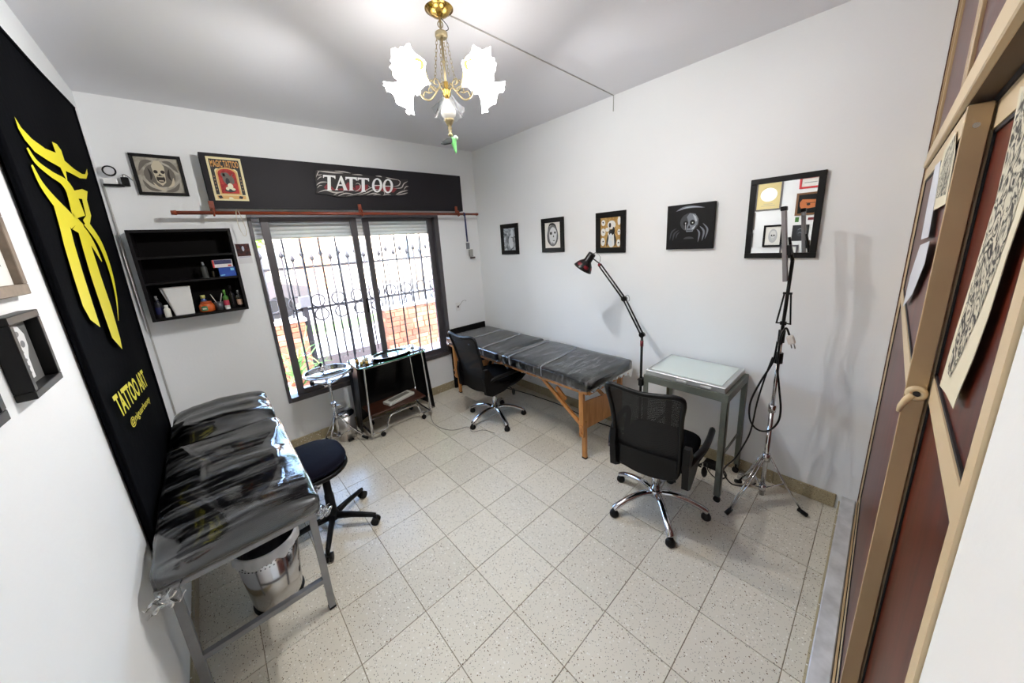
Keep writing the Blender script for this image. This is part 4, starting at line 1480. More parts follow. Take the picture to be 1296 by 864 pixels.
# switches
p = at(596, 320, y=YB - .01)
sw = thing('alarm_switch', 'small grey switch box on the back wall right of the window', 'switch', (p.x, YB - .012, p.z))
G().box((p.x, YB - .012, p.z), (.05, .022, .085), .004).build('body', mat('switch_grey', (170, 170, 166), .5), sw, world=True)
G().box((p.x + .005, YB - .03, p.z - .055), (.06, .03, .02), .003).build('bolt', mat('bolt_dark', (96, 84, 84), .4, .5), sw, world=True)
p = at(580, 388, y=YB - .005)
ou = thing('wall_outlet', 'white wall outlet with a thin wire right of the window', 'outlet', (p.x, YB - .004, p.z))
G().box((p.x, YB - .004, p.z), (.062, .0075, .10), .003).build('plate', M_WHITE, ou, world=True)
G().tube(spl([(p.x, YB - .008, p.z + .01), (p.x + .02, YB - .02, p.z + .025), (p.x + .06, YB - .018, p.z + .06), (p.x + .10, YB - .01, p.z + .062), (p.x + .12, YB - .006, p.z + .05)], 6), .0022, 6).build('wire', mat('wire_grey', (150, 148, 142), .6), ou, world=True)
G().box((p.x - .004, YB - .011, p.z + .002), (.02, .008, .024), .002).build('socket', mat('bolt_dark', (96, 84, 84), .4, .5), ou, world=True)
p = at(309, 321, y=YB - .002)
pc = thing('wall_card', 'small dark photo card pinned between shelf and window', 'card', (p.x, YB - .001, p.z))
G().box((p.x, YB - .0012, p.z), (.085, .0018, .15)).build('sheet', mat('card_white', (226, 226, 228), .6), pc, world=True)
layer(pc, inkmat('card_dark', (30, 22, 26), (92, 44, 36), 30, 1.), [[(-.5, -.12), (.5, -.12), (.5, .5), (-.5, .5)]], Vector((p.x, YB - .0024, p.z)), u * .085, v * .15, n, 1)
layer(pc, mat('card_pale', (196, 196, 210), .6), [ell(.0, .26, .09, .13), [(-.4, -.2), (.4, -.18), (.4, -.14), (-.4, -.15)]], Vector((p.x, YB - .0024, p.z)), u * .085, v * .15, n, 2)

# device, corner cable and picture at the left of the back wall
p = at(139, 229, y=YB - .03)
dv = thing('security_camera', 'small white wall camera with round lens ring beside the horned face picture', 'camera', (p.x, YB - .02, p.z))
G().box((p.x + .002, YB - .018, p.z), (.062, .034, .036), .006).build('body', M_WHITE, dv, world=True)
p2 = at(138, 216, y=YB - .04)
g = G().cyl((p2.x, YB - .04, p2.z), (p2.x, YB - .012, p2.z), .028, n=24)
g.build('lens_disc', mat('disc_grey', (206, 206, 208), .4), dv, world=True)
G().torus((p2.x, YB - .0405, p2.z), .027, .004, (0, 1, 0), 28, 8).build('lens_ring', M_BLACK, dv, world=True)
G().box((p.x + .012, YB - .02, p.z - .024), (.088, .036, .012), .003).build('bracket', M_BLACK, dv, world=True)
p3 = at(159, 230, y=YB - .02)
G().box((p3.x, YB - .018, p3.z), (.034, .034, .052), .003).build('power_supply', M_BLACK, dv, world=True)
G().tube(spl([(p3.x - .005, YB - .02, p3.z + .026), (p3.x - .004, YB - .02, p3.z + .042), (p3.x + .010, YB - .015, p3.z + .04), (p3.x + .034, YB - .008, p3.z + .012)], 5), .002, 6).build('lead', M_BLACK, dv, world=True)
G().tube([(.008, YB - .006, p.z - .03), (.008, YB - .006, .10)], .005, 6).build('corner_cable', mat('cord_grey', (186, 184, 180), .6), label='thin grey cable running down the back left corner', cat='cable')


def art_horned(p, o, u, v, n):
    layer(p, inkmat('sepia', (192, 186, 172), (146, 140, 128), 10, 6.), [[(-.5, -.5), (.5, -.5), (.5, .5), (-.5, .5)]], o, u, v, n, 1)
    layer(p, mat('sepia_mid', (112, 106, 98), .8), [ell(.0, .0, .36, .34)], o, u, v, n, 2, [([(-.45, .1), (-.3, .35), (-.1, .4)], .12), ([(.45, .1), (.3, .35), (.12, .4)], .12), ([(-.42, -.15), (-.3, -.38), (-.05, -.45)], .1), ([(.42, -.2), (.28, -.4), (.05, -.46)], .1)])
    layer(p, mat('sepia_light', (206, 196, 172), .8), [[(-.14, .08), (-.15, .26), (-.06, .42), (.06, .42), (.14, .26), (.13, .08), (.1, -.2), (0, -.3), (-.1, -.2)]], o, u, v, n, 3, [([(-.2, -.2), (-.1, -.36), (.05, -.42)], .06), ([(.3, -.05), (.25, -.25), (.12, -.35)], .07)])
    layer(p, mat('sepia_dark', (52, 46, 42), .8), [ell(-.08, .1, .05, .05), ell(.08, .1, .05, .05), ell(0, -.1, .10, .11), [(-.03, .0), (.03, .0), (0, .06)]], o, u, v, n, 4, [([(-.24, .2), (-.2, .0), (-.24, -.15)], .06), ([(.24, .2), (.2, .0), (.24, -.15)], .06)])
    layer(p, mat('sepia_light', (206, 196, 172), .8), [[(-.07, -.05), (.07, -.05), (.06, -.02), (-.06, -.02)], [(-.06, -.17), (.06, -.17), (.05, -.14), (-.05, -.14)]], o, u, v, n, 5)


picture('back', (.278, YB - .0005, 2.272), .245, .255, 'black framed sepia drawing of a screaming horned face left of the pelmet', M_FRAMEK, .018, .02, art=art_horned)

# ------------------------------------------------------------------ black wall shelf and what stands in it
YS = YB - .17
sx0, sx1, sz0, sz1 = .052, .566, 1.322, 1.912
M_SHELF = mat('shelf_black', (16, 14, 15), .5, bump=(70, .05), spec=.2)
sh = thing('wall_shelf', 'black open shelf unit with three compartments left of the window', 'shelf', ((sx0 + sx1) / 2, YS + .085, sz0))
tk = .018
for a, b in (((sx0, sz0), (sx0 + tk, sz1)), ((sx1 - tk, sz0), (sx1, sz1))):
    G().span((a[0], YS, a[1]), (b[0], YB - .001, b[1]), .0015, 1).build('side_board', M_SHELF, sh, world=True)
G().span((sx0 + tk, YS, sz1 - tk), (sx1 - tk, YB - .001, sz1), .0015, 1).build('top_board', M_SHELF, sh, world=True)
G().span((sx0 + tk, YS, sz0), (sx1 - tk, YB - .001, sz0 + tk), .0015, 1).build('bottom_board', M_SHELF, sh, world=True)
zs1, zs2 = 1.728, 1.562
for z in (zs1, zs2):
    G().span((sx0 + tk, YS + .004, z), (sx1 - tk, YB - .006, z + .014), .001, 1).build('shelf_board', M_SHELF, sh, world=True)
G().span((sx0 + tk, YB - .006, sz0 + tk), (sx1 - tk, YB - .001, sz1 - tk)).build('back_panel', mat('shelf_back', (12, 10, 11), .7, spec=.1), sh, world=True)
ZB, ZM = sz0 + tk, zs2 + .014            # standing heights


def bottle(name, label, x, y, z, r, h, m, cap_m=None, neck=.35, capr=None, cat='bottle', labelm=None, spray=False, sub=0):
    t = thing(name, label, cat, (x, y, z))
    b = h * .62
    G().lathe([(0, 0), (r * .95, 0), (r, .004), (r, b), (r * .9, b + r * .3), (r * neck, b + r * .8), (r * neck, h * .8), (0, h * .8)], 18).build('body', m, t)
    cr = capr or r * neck * 1.25
    if spray:
        g = G().lathe([(0, h * .79), (cr, h * .79), (cr, h * .86), (cr * .6, h * .88), (0, h * .88)], 12)
        g.box((0, -cr * .6, h * .93), (cr * 1.3, cr * 3.4, h * .10), .002)
        g.box((0, -cr * 1.4, h * .85), (cr * .5, cr * .4, h * .10), .001)
        g.build('spray_head', cap_m or M_BLACK, t)
    else:
        G().lathe([(0, h * .79), (cr, h * .79), (cr, h), (0, h)], 14).build('cap', cap_m or M_BLACK, t)
    if labelm:
        g = G()
        g.grid(lambda a, c: Vector((r * 1.02 * math.cos(-PI / 2 + (a - .5) * 2.4), r * 1.02 * math.sin(-PI / 2 + (a - .5) * 2.4), b * (.25 + .5 * c))), 10, 1)
        g.build('label', labelm, t, norm=False)
    return t


yi = YS + .045
M_CLEARB = clear('clear_plastic', (226, 230, 230), .1, .08, haze=.12)
bottle('spray_bottle', 'dark spray bottle at the left end of the bottom shelf', .094, YS + .075, ZB, .02, .15, mat('bottle_dark', (40, 40, 46), .3), mat('spray_grey', (140, 142, 146), .5), spray=True, labelm=mat('label_navy', (40, 44, 92), .6))
bottle('white_bottle', 'small white bottle in front of the dark spray bottle', .132, YS + .032, ZB, .0165, .082, mat('bottle_white', (226, 226, 216), .4), M_WHITE, neck=.5)
# leaning stack of white sheets
ps = thing('paper_folder', 'large white paper folder leaning in the bottom shelf', 'folder', (.205, YS + .08, ZB))
for i, (sx_, c) in enumerate(((-.016, (190, 190, 194)), (0, (236, 236, 234)), (.004, (228, 228, 226)))):
    y = YS + .062 - i * .007
    G().prism([(.165 + sx_ + .018 * (i == 0), 0), (.262 + sx_, 0), (.270 + sx_, .193), (.135 + sx_, .197)], (0, y, ZB + .001), (1, 0, 0), (0, .10, .995), .0035).build('sheet', mat('folder_%d' % i, c, .7), ps, world=True)
# orange jar
oj = thing('orange_jar', 'orange jar with green label in the bottom shelf', 'jar', (.335, YS + .045, ZB))
G().lathe([(0, 0), (.036, 0), (.043, .008), (.043, .045), (.036, .058), (.030, .062), (0, .062)], 22).build('body', mat('jar_orange', (196, 92, 40), .25), oj)
G().lathe([(.031, .060), (.031, .072), (.028, .074), (0, .074)], 20).build('lid', mat('jar_lid', (176, 74, 32), .3), oj)
G().grid(lambda a, c: Vector((.0438 * math.cos(-PI / 2 - .35 + (a - .5) * .8), .0438 * math.sin(-PI / 2 - .35 + (a - .5) * .8), .012 + .032 * c)), 8, 1).build('label', mat('label_green', (52, 124, 84), .5), oj, norm=False)
G().grid(lambda a, c: Vector((.0442 * math.cos(-PI / 2 - .35 + (a - .5) * .5), .0442 * math.sin(-PI / 2 - .35 + (a - .5) * .5), .022 + .010 * c)), 6, 1).build('label_band', mat('label_cream', (226, 220, 200), .5), oj, norm=False)
bottle('yellow_bottle', 'small bottle with pale yellow cap behind the orange jar', .325, YS + .115, ZB, .018, .115, mat('bottle_blue', (84, 110, 168), .3), mat('cap_yellow', (206, 206, 130), .5), neck=.6)
# grey cup with two sticks
cup = thing('brush_cup', 'grey cup holding two pale sticks in the bottom shelf', 'cup', (.404, YS + .055, ZB))
G().lathe([(0, 0), (.022, 0), (.026, .058), (.024, .058), (.020, .004), (0, .004)], 18).build('body', mat('cup_grey', (96, 98, 104), .3, .4), cup)
for s, lx in ((-1, .034), (1, .03)):
    G().cyl((-s * .004, 0, .008), (s * lx, .01, .118), .0026, n=6).build('stick', mat('stick_pale', (206, 206, 200), .5), cup)
bottle('green_bottle', 'green bottle with white and red label in the bottom shelf', .448, YS + .06, ZB, .017, .14, mat('bottle_green', (70, 120, 50), .25), mat('cap_green', (96, 150, 60), .4), labelm=mat('label_pink', (186, 60, 84), .6))
bottle('dark_bottle', 'tall dark bottle between green and clear bottles in the bottom shelf', .487, YS + .07, ZB, .018, .165, mat('bottle_black', (24, 22, 26), .2), M_BLACK)
bottle('clear_bottle', 'clear spray bottle at the right end of the bottom shelf', .525, YS + .055, ZB, .017, .13, M_CLEARB, mat('spray_grey', (140, 142, 146), .5), spray=True, labelm=mat('label_beige', (196, 160, 140), .6))
jr = thing('white_pot', 'little white pot in front of the green bottle', 'pot', (.447, YS + .022, ZB))
G().lathe([(0, 0), (.014, 0), (.015, .003), (.015, .02), (0, .02)], 16).build('body', M_WHITE, jr)
G().lathe([(.0158, .018), (.0158, .027), (0, .028)], 16).build('lid', mat('pot_lid', (206, 204, 196), .5), jr)
bottle('small_spray', 'small dark spray bottle on the middle shelf', .372, YS + .06, ZM, .019, .115, mat('bottle_smoke', (66, 68, 66), .2), mat('spray_grey', (140, 142, 146), .5), spray=True)
bottle('amber_vial', 'tiny dark vial beside the blue box on the middle shelf', .418, YS + .08, ZM, .011, .06, mat('vial', (50, 44, 40), .3))
bx = thing('blue_box', 'flat blue box lying on the middle shelf', 'box', (.495, YS + .065, ZM))
G().box((0, 0, .0325), (.094, .11, .065), .0015).build('carton', mat('box_blue', (26, 70, 160), .5), bx)
G().box((.03, -.0555, .05), (.02, .0012, .018)).build('mark', mat('box_mark', (120, 190, 220), .5), bx)
G().box((-.03, -.0555, .012), (.026, .0012, .006)).build('mark', mat('box_mark', (120, 190, 220), .5), bx)
bx = thing('white_blue_box', 'navy and white box lying on top of the flat blue box', 'box', (.478, YS + .07, ZM + .0655))
G().box((0, 0, .028), (.11, .11, .054), .0015, Matrix.Rotation(.03, 3, 'Z')).build('carton', mat('box_pale', (222, 218, 222), .5), bx)
G().box((.004, -.0558, .039), (.096, .0012, .028), 0, Matrix.Rotation(.03, 3, 'Z')).build('navy_band', mat('box_navy', (44, 48, 92), .5), bx)
G().box((-.050, -.0575, .028), (.008, .0012, .052), 0, Matrix.Rotation(.03, 3, 'Z')).build('red_edge', mat('box_red', (206, 50, 50), .5), bx)
G().box((.038, -.0562, .012), (.018, .0012, .010), 0, Matrix.Rotation(.03, 3, 'Z')).build('mark', mat('box_red', (206, 50, 50), .5), bx)

# ------------------------------------------------------------------ wrapped treatment beds
M_VINYL = mat('black_vinyl', (12, 12, 15), .34, bump=(9, .12, 2), spec=.35)
M_FILM = clear('cling_film', (246, 248, 250), .06, .06, (5, .16), .14, (1.0, 6.5, 2))
M_FILM2 = clear('cling_film_long', (246, 248, 250), .12, .08, (9, .32), .26, (1.0, 5, 2))
M_GSTEEL = mat('grey_steel', (150, 150, 152), .45, .35, var=(12, .1))

bed = thing('treatment_bed', 'black padded treatment bed wrapped in clear film along the left wall', 'bed', (.28, 2.2, 0))
bx0, bx1, by0, by1, bz0, bz1 = .039, .525, 1.425, 2.985, .665, .735


def dents(a, b):
    return -.004 * math.sin(a * 7 + b * 11) - .003 * math.sin(b * 23)


# main cushion and head cushion
YC = 2.43
m1 = loaf(G(), bx0, bx1, by0, YC, bz0, bz1, .035, .024, .004, 1, endr=.05, top=dents).build('main_cushion', M_VINYL, bed, world=True)
loaf(G(), bx0, bx1, by0, YC, bz0, bz1, .035, .024, .007, 1, inflate=.005, endr=.05, f=6, top=dents, nu=64, nv=80).build('plastic_wrap', M_FILM, m1, world=True)
m2 = loaf(G(), bx0 + .005, bx1 - .005, YC + .008, by1, bz0, bz1 + .01, .035, .05, .004, 5, endr=.10, top=dents).build('head_cushion', M_VINYL, bed, world=True)
loaf(G(), bx0 + .005, bx1 - .005, YC + .008, by1, bz0, bz1 + .01, .035, .05, .007, 5, inflate=.005, endr=.10, f=6, top=dents, nu=64, nv=60).build('plastic_wrap', M_FILM, m2, world=True)
# crumpled tails of film
for (cx, cy, cz, s, sd) in ((.055, 1.42, .635, .05, 3), (.535, 1.45, .64, .028, 9), (.54, 1.60, .66, .02, 21)):
    rr = random.Random(sd)
    g = G()
    ph = [rr.uniform(0, 6) for _ in range(4)]
    g.grid(lambda a, b: Vector((cx + s * (a - .5) * 1.6 + .012 * math.sin(9 * b + ph[0]), cy + .012 * math.sin(11 * a + ph[1]) + .010 * math.sin(13 * b + ph[2]), cz + s * (1 - b) * 1.1 - s * .4 + .008 * math.sin(17 * a + ph[3]))), 14, 14)
    g.build('film_tail', M_FILM, m1, world=True, norm=False)
# steel frame
fy0, fy1, fx0, fx1 = 1.62, 2.84, .045, .505
g = G()
for x in (fx0, fx1):
    g.bar((x, by0 + .03, bz0 - .014), (x, by1 - .03, bz0 - .014), .026, .026)
for y in (by0 + .04, fy0, 2.2, fy1):
    g.bar((fx0, y, bz0 - .014), (fx1, y, bz0 - .014), .024, .024)
g.build('bed_frame', M_GSTEEL, bed, world=True)
for y in (fy0, fy1):
    for x in (fx0, fx1):
        g = G().bar((x, y, .012), (x, y, bz0 - .02), .028, .028, (1, 0, 0))
        L = g.build('leg', M_GSTEEL, bed, world=True)
        G().span((x - .016, y - .016, 0), (x + .016, y + .016, .014), .003, 1).build('rubber_foot', M_BLACK, L, world=True)
    G().bar((fx0, y, .175), (fx1, y, .175), .024, .024).build('crossbar', M_GSTEEL, bed, world=True)

mt = thing('massage_table', 'long black massage table wrapped in film on wooden legs by the right wall', 'massage table', (2.545, 2.285, 0), R(-1.2))
tw, tl, tz0, tz1 = .305, .985, .600, .688
M_BEECH = wood('beech', (204, 142, 78), (176, 112, 54), .4, (30, 30, 4), 1., .2)
c1 = loaf(G(), -tw, tw, -tl, -.006, tz0, tz1, .03, .010, .002, 11, endr=.035).build('near_cushion', M_VINYL, mt)
loaf(G(), -tw, tw, -tl, -.006, tz0, tz1, .03, .010, .004, 11, inflate=.004, endr=.035, f=7, nu=56, nv=60).build('plastic_wrap', M_FILM2, c1)
c2 = loaf(G(), -tw, tw, .006, tl, tz0, tz1, .03, .010, .002, 12, endr=.035).build('far_cushion', M_VINYL, mt)
loaf(G(), -tw, tw, .006, tl, tz0, tz1, .03, .010, .004, 12, inflate=.004, endr=.035, f=7, nu=56, nv=60).build('plastic_wrap', M_FILM2, c2)
# film edges: pale seams across the top and hanging scallops along the side
M_FEDGE = clear('film_edge', (250, 250, 252), .15, .25, None, .0)
M_SEAM = mat('film_white', (196, 198, 204), .25, alpha=.55)
for y0_, sl in ((-.50, .06), (-.12, .03), (.28, .05), (.62, .03)):
    pts = [(-tw - .008, y0_ - sl * .5, tz0 + .02), (-tw - .004, y0_ - sl * .4, tz1 - .01), (-tw + .03, y0_ - sl * .3, tz1 + .014), (0, y0_, tz1 + .019), (tw - .04, y0_ + sl, tz1 + .012)]
    G().tube(spl(pts, 6), .0045, 6, sx=.35).build('film_seam', M_SEAM, mt)
rr = random.Random(4)
hang = [rr.uniform(.004, .026) + (.03 if k in (7, 11) else 0) for k in range(60)]


def skirt(t, b, n):
    k = min(int(t * n), n - 1)
    f = t * n - k
    return -hang[k] * b * math.sin(PI * f) - .012 * b, .008 * math.sin(PI * f) * b


G().grid(lambda a, b: Vector((-tw - .005 - skirt(a, b, 26)[1], -tl + .03 + (2 * tl - .06) * a, tz0 + .022 + skirt(a, b, 26)[0])), 156, 4).build('film_skirt', M_FILM2, mt, norm=False)
G().grid(lambda a, b: Vector((-tw + .02 + (2 * tw - .04) * a, -tl - .005 - skirt(a, b, 8)[1], tz0 + .022 + skirt(a, b, 8)[0])), 48, 4).build('film_skirt', M_FILM2, mt, norm=False)
g = G()
for y in (-tl + .03, -.03, .03, tl - .03):
    g.bar((-tw + .03, y, tz0 - .012), (tw - .03, y, tz0 - .012), .03, .024)
for x in (-tw + .03, tw - .03):
    for a, b in ((-tl + .03, -.03), (.03, tl - .03)):
        g.bar((x, a, tz0 - .012), (x, b, tz0 - .012), .024, .024)
g.build('table_frame', M_BEECH, mt)
for sy in (-1, 1):
    for s in (-1, 1):
        x, y = s * (tw - .045), sy * (tl - .095)
        g = G().span((x - .014, y - .020, .20), (x + .014, y + .020, tz0 - .024), .003, 1)
        L = g.build('leg', M_BEECH, mt)
        g = G().span((x - .013 - .0, y - sy * 0 - .018, .010), (x + .013, y + .018, .32), .003, 1)
        for v_ in g.v: v_.x += -s * .0285
        lw = g.build('lower_leg', M_BEECH, L)
        g = G()
        for zz in (.235, .295):
            g.cyl((x - s * .0145 + s * .03, y, zz), (x - s * .045, y, zz), .007, n=10)
            g.cyl((x + s * .0145, y, zz), (x + s * .026, y, zz), .012, n=10)
        g.build('knob', M_BEECH, L)
        G().span((x - s * .0285 - .015, y - .020, 0), (x - s * .0285 + .015, y + .020, .012), .003, 1).build('rubber_foot', M_BLACK, L)
    # end panel between the legs
    y = sy * (tl - .095)
    G().prism([(-tw + .06, .255), (tw - .06, .215), (tw - .06, .42), (-tw + .06, .485)], (0, y + .006, 0), (1, 0, 0), (0, 0, 1), .012).build('end_panel', M_BEECH, mt)
    for s in (-1, 1):
        x = s * (tw - .088)
        G().bar((x, sy * (tl - .10), .245), (x, sy * (tl - .58), tz0 - .024), .018, .028).build('brace', M_BEECH, mt)
        G().bar((x - s * .02, sy * (tl - .30), .42), (x - s * .02, sy * (tl - .40), .50), .014, .034).build('brace_joint', M_BEECH, mt)
# black board standing behind the far end of the table
G().span((2.36, YB - .040, .0), (2.885, YB - .016, .732), .003, 1).build('black_board', M_BLACKM, label='flat black board standing behind the far end of the massage table', cat='board')

# ------------------------------------------------------------------ office chairs
M_PLAST = mat('black_plastic', (11, 11, 13), .4, spec=.22)
M_FAB = mat('black_fabric', (8, 8, 10), .9, bump=(220, .25, 2), spec=.05)
M_MESH = bpy.data.materials.new('chair_mesh')
M_MESH.use_nodes = True
nt = M_MESH.node_tree
pb = nt.nodes['Principled BSDF']
pb.inputs['Base Color'].default_value = lin((16, 16, 18)); pb.inputs['Roughness'].default_value = .7
geo = nt.nodes.new('ShaderNodeTexCoord')
vo = nt.nodes.new('ShaderNodeTexVoronoi'); vo.inputs['Scale'].default_value = 420; vo.inputs['Randomness'].default_value = .1
nt.links.new(geo.outputs['Object'], vo.inputs['Vector'])
gt = nt.nodes.new('ShaderNodeMath'); gt.operation = 'GREATER_THAN'; gt.inputs[1].default_value = .21
nt.links.new(vo.outputs['Distance'], gt.inputs[0]); nt.links.new(gt.outputs[0], pb.inputs['Alpha'])


def office_chair(name, label, loc, rz, base_rot, group):
    """faces local +Y"""
    t = thing(name, label, 'chair', loc, rz, group)
    # star base
    hub = G().lathe([(0, .085), (.034, .085), (.040, .095), (.040, .125), (.030, .135), (0, .135)], 20)
    hub.build('base_hub', M_CHROME, t)
    for k in range(5):
        a = base_rot + k * 2 * PI / 5
        d = Vector((math.cos(a), math.sin(a), 0))
        pts = [d * .025 + Vector((0, 0, .110)), d * .10 + Vector((0, 0, .118)), d * .18 + Vector((0, 0, .102)), d * .25 + Vector((0, 0, .074)), d * .285 + Vector((0, 0, .052))]
        lg = G().tube(spl(pts, 4), [.017] * 4 + [.016] * 5 + [.0165] * 4 + [.017] * 4, 10, sx=1.25).build('leg', M_CHROME, t)
        e = d * .282
        cs = G().lathe([(0, 0), (.020, 0), (.027, .008), (.027, .022), (.020, .036), (.010, .05), (0, .05)], 14, e)
        cs.build('caster', M_BLACK, lg)
    G().cyl((0, 0, .13), (0, 0, .30), .025, n=18).build('gas_column', M_CHROME, t)
    G().cyl((0, 0, .26), (0, 0, .385), .030, .034, n=18).build('column_sleeve', M_BLACK, t)
    g = G().box((0, -.01, .390), (.20, .24, .030), .008)
    g.build('seat_plate', M_PLAST, t)
    g = G().tube(spl([(.08, .02, .388), (.18, .03, .380), (.235, .03, .365)], 4), .005, 8)
    g.ball((.25, .03, .34), (.016, .016, .035), 10)
    g.build('lever', M_BLACK, t)
    pad(G(), rrect(.41, .44, .09), .405, .475, .03, .018, lambda v_: Vector((v_.x, v_.y + .03, v_.z - .02 * max(0, (v_.y - .1) / .13) ** 2))).build('seat', M_FAB, t)
    # backrest: curved frame, mesh field and lower shell

    def bp(x, z, off=0.):
        """point on the curved back: x across, z height"""
        q = (z - .42) / .5
        y = -.235 - .105 * q + .02 * math.sin(PI * q) + .55 * x * x + off
        return Vector((x, y, z))
    KX = .83
    out = [(-.185, .43), (-.205, .55), (-.208, .68), (-.214, .80), (-.228, .905), (-.19, .930), (-.10, .922), (0, .915), (.10, .922), (.19, .930), (.228, .905), (.214, .80), (.208, .68), (.205, .55), (.185, .43), (.09, .40), (0, .395), (-.09, .40)]
    out = [(x * KX, z) for x, z in out]
    loop = spl([bp(x, z) for x, z in out], 4, closed=True)
    G().tube(loop, .0135, 8, closed=True).build('back_frame', M_PLAST, t)

    def wid(z):
        return KX * (.195 + .03 * (z - .43) / .5)
    G().grid(lambda a, b: bp((a - .5) * 2 * wid(.44 + .475 * b), .44 + .475 * b, .002), 16, 16).build('back_mesh', M_MESH, t, norm=False)
    # lumbar shell at the bottom of the back
    g = G()
    g.grid(lambda a, b: bp((a - .5) * .38 * KX, .40 + .14 * b, -.012), 14, 6)
    g.grid(lambda a, b: bp((a - .5) * .38 * KX, .40 + .14 * b, .014), 14, 6)
    g.build('back_shell', M_PLAST, t, norm=False)
    pad(G(), rrect(.27, .13, .05), 0, .03, .014, .008, lambda v_: bp(v_.x, .50 + v_.y, .016 + v_.z)).build('lumbar_pad', M_FAB, t)
    for s in (-1, 1):
        # side bracket joins seat, back and arm
        pr = [(-.262, .40), (-.20, .365), (-.06, .37), (.03, .40), (.02, .435), (-.09, .46), (-.17, .55), (-.225, .63), (-.262, .63), (-.275, .55)]
        b = G().prism(pr, (s * .190 + (.016), 0, 0), (0, 1, 0), (0, 0, 1), .032)
        for v_ in b.v: v_.x -= .016 if s > 0 else .016
        bo = b.build('side_bracket', M_PLAST, t)
        for yy, zz in ((-.235, .50), (-.215, .43)):
            G().cyl((s * .198, yy, zz), (s * .209, yy, zz), .010, n=10).build('bolt', mat('bolt_dark', (96, 84, 84), .4, .5), bo)
        arm = [(s * .200, -.225, .50), (s * .226, -.15, .525), (s * .250, -.05, .534), (s * .258, .08, .537), (s * .256, .17, .534), (s * .253, .205, .51), (s * .247, .19, .475), (s * .234, .13, .43), (s * .212, .05, .402), (s * .200, -.06, .405)]
        G().tube(spl(arm, 4), .0195, 8, sx=.85).build('armrest', M_PLAST, t)
    return t


office_chair('office_chair', 'black mesh office chair in front of the light table', (2.19, .79, 0), R(9 - 90), R(5 + 90 - 9), 'black mesh office chairs on chrome star bases')
office_chair('office_chair', 'black mesh office chair pushed up to the wrapped massage table', (2.235, 2.42, 0), R(1 - 90), R(180 + 89), 'black mesh office chairs on chrome star bases')

# ------------------------------------------------------------------ stool
st = thing('rolling_stool', 'low black rolling stool on five star base beside the left bed', 'stool', (.664, 2.142, 0))
for k in range(5):
    a = R(32 + 72 * k)
    d = Vector((math.cos(a), math.sin(a), 0))
    lg = G().tube([d * .02 + Vector((0, 0, .088)), d * .12 + Vector((0, 0, .083)), d * .235 + Vector((0, 0, .068)), d * .262 + Vector((0, 0, .064))], [.024, .019, .016, .013], 8, sx=.85).build('leg', M_PLAST, st)
    q = d.cross(Vector((0, 0, 1)))
    e = d * .258
    g = G()
    for s in (-1, 1):
        g.cyl(e + q * s * .006 + Vector((0, 0, .0245)), e + q * s * .022 + Vector((0, 0, .0245)), .0245, n=16)
    g.cyl(e + Vector((0, 0, .03)), e + Vector((0, 0, .062)), .008, n=8)
    g.box(e + Vector((0, 0, .036)), (.03, .03, .018), .006, Matrix.Rotation(a, 3, 'Z'))
    g.build('caster', M_BLACK, lg)
G().lathe([(0, .07), (.036, .07), (.036, .105), (.028, .115), (.026, .24), (.022, .25), (.022, .37), (0, .37)], 18).build('column', M_PLAST, st)
G().box((-.02, .06, .382), (.16, .22, .024), .006).build('seat_plate', M_PLAST, st)
M_NAVY = mat('navy_fabric', (10, 11, 26), .85, bump=(200, .2, 2), spec=.15)
so_ = rrect(.40, .42, .17, 8)
pad(G(), so_, .364, .392, .012, 0, lambda v_: Vector((v_.x - .05, v_.y + .10, v_.z + .03))).build('seat_shell', M_PLAST, st)
pad(G(), [(x * .985, y * .985) for x, y in so_], .390, .455, .034, .016, lambda v_: Vector((v_.x - .05, v_.y + .10, v_.z + .03))).build('seat', M_NAVY, st)

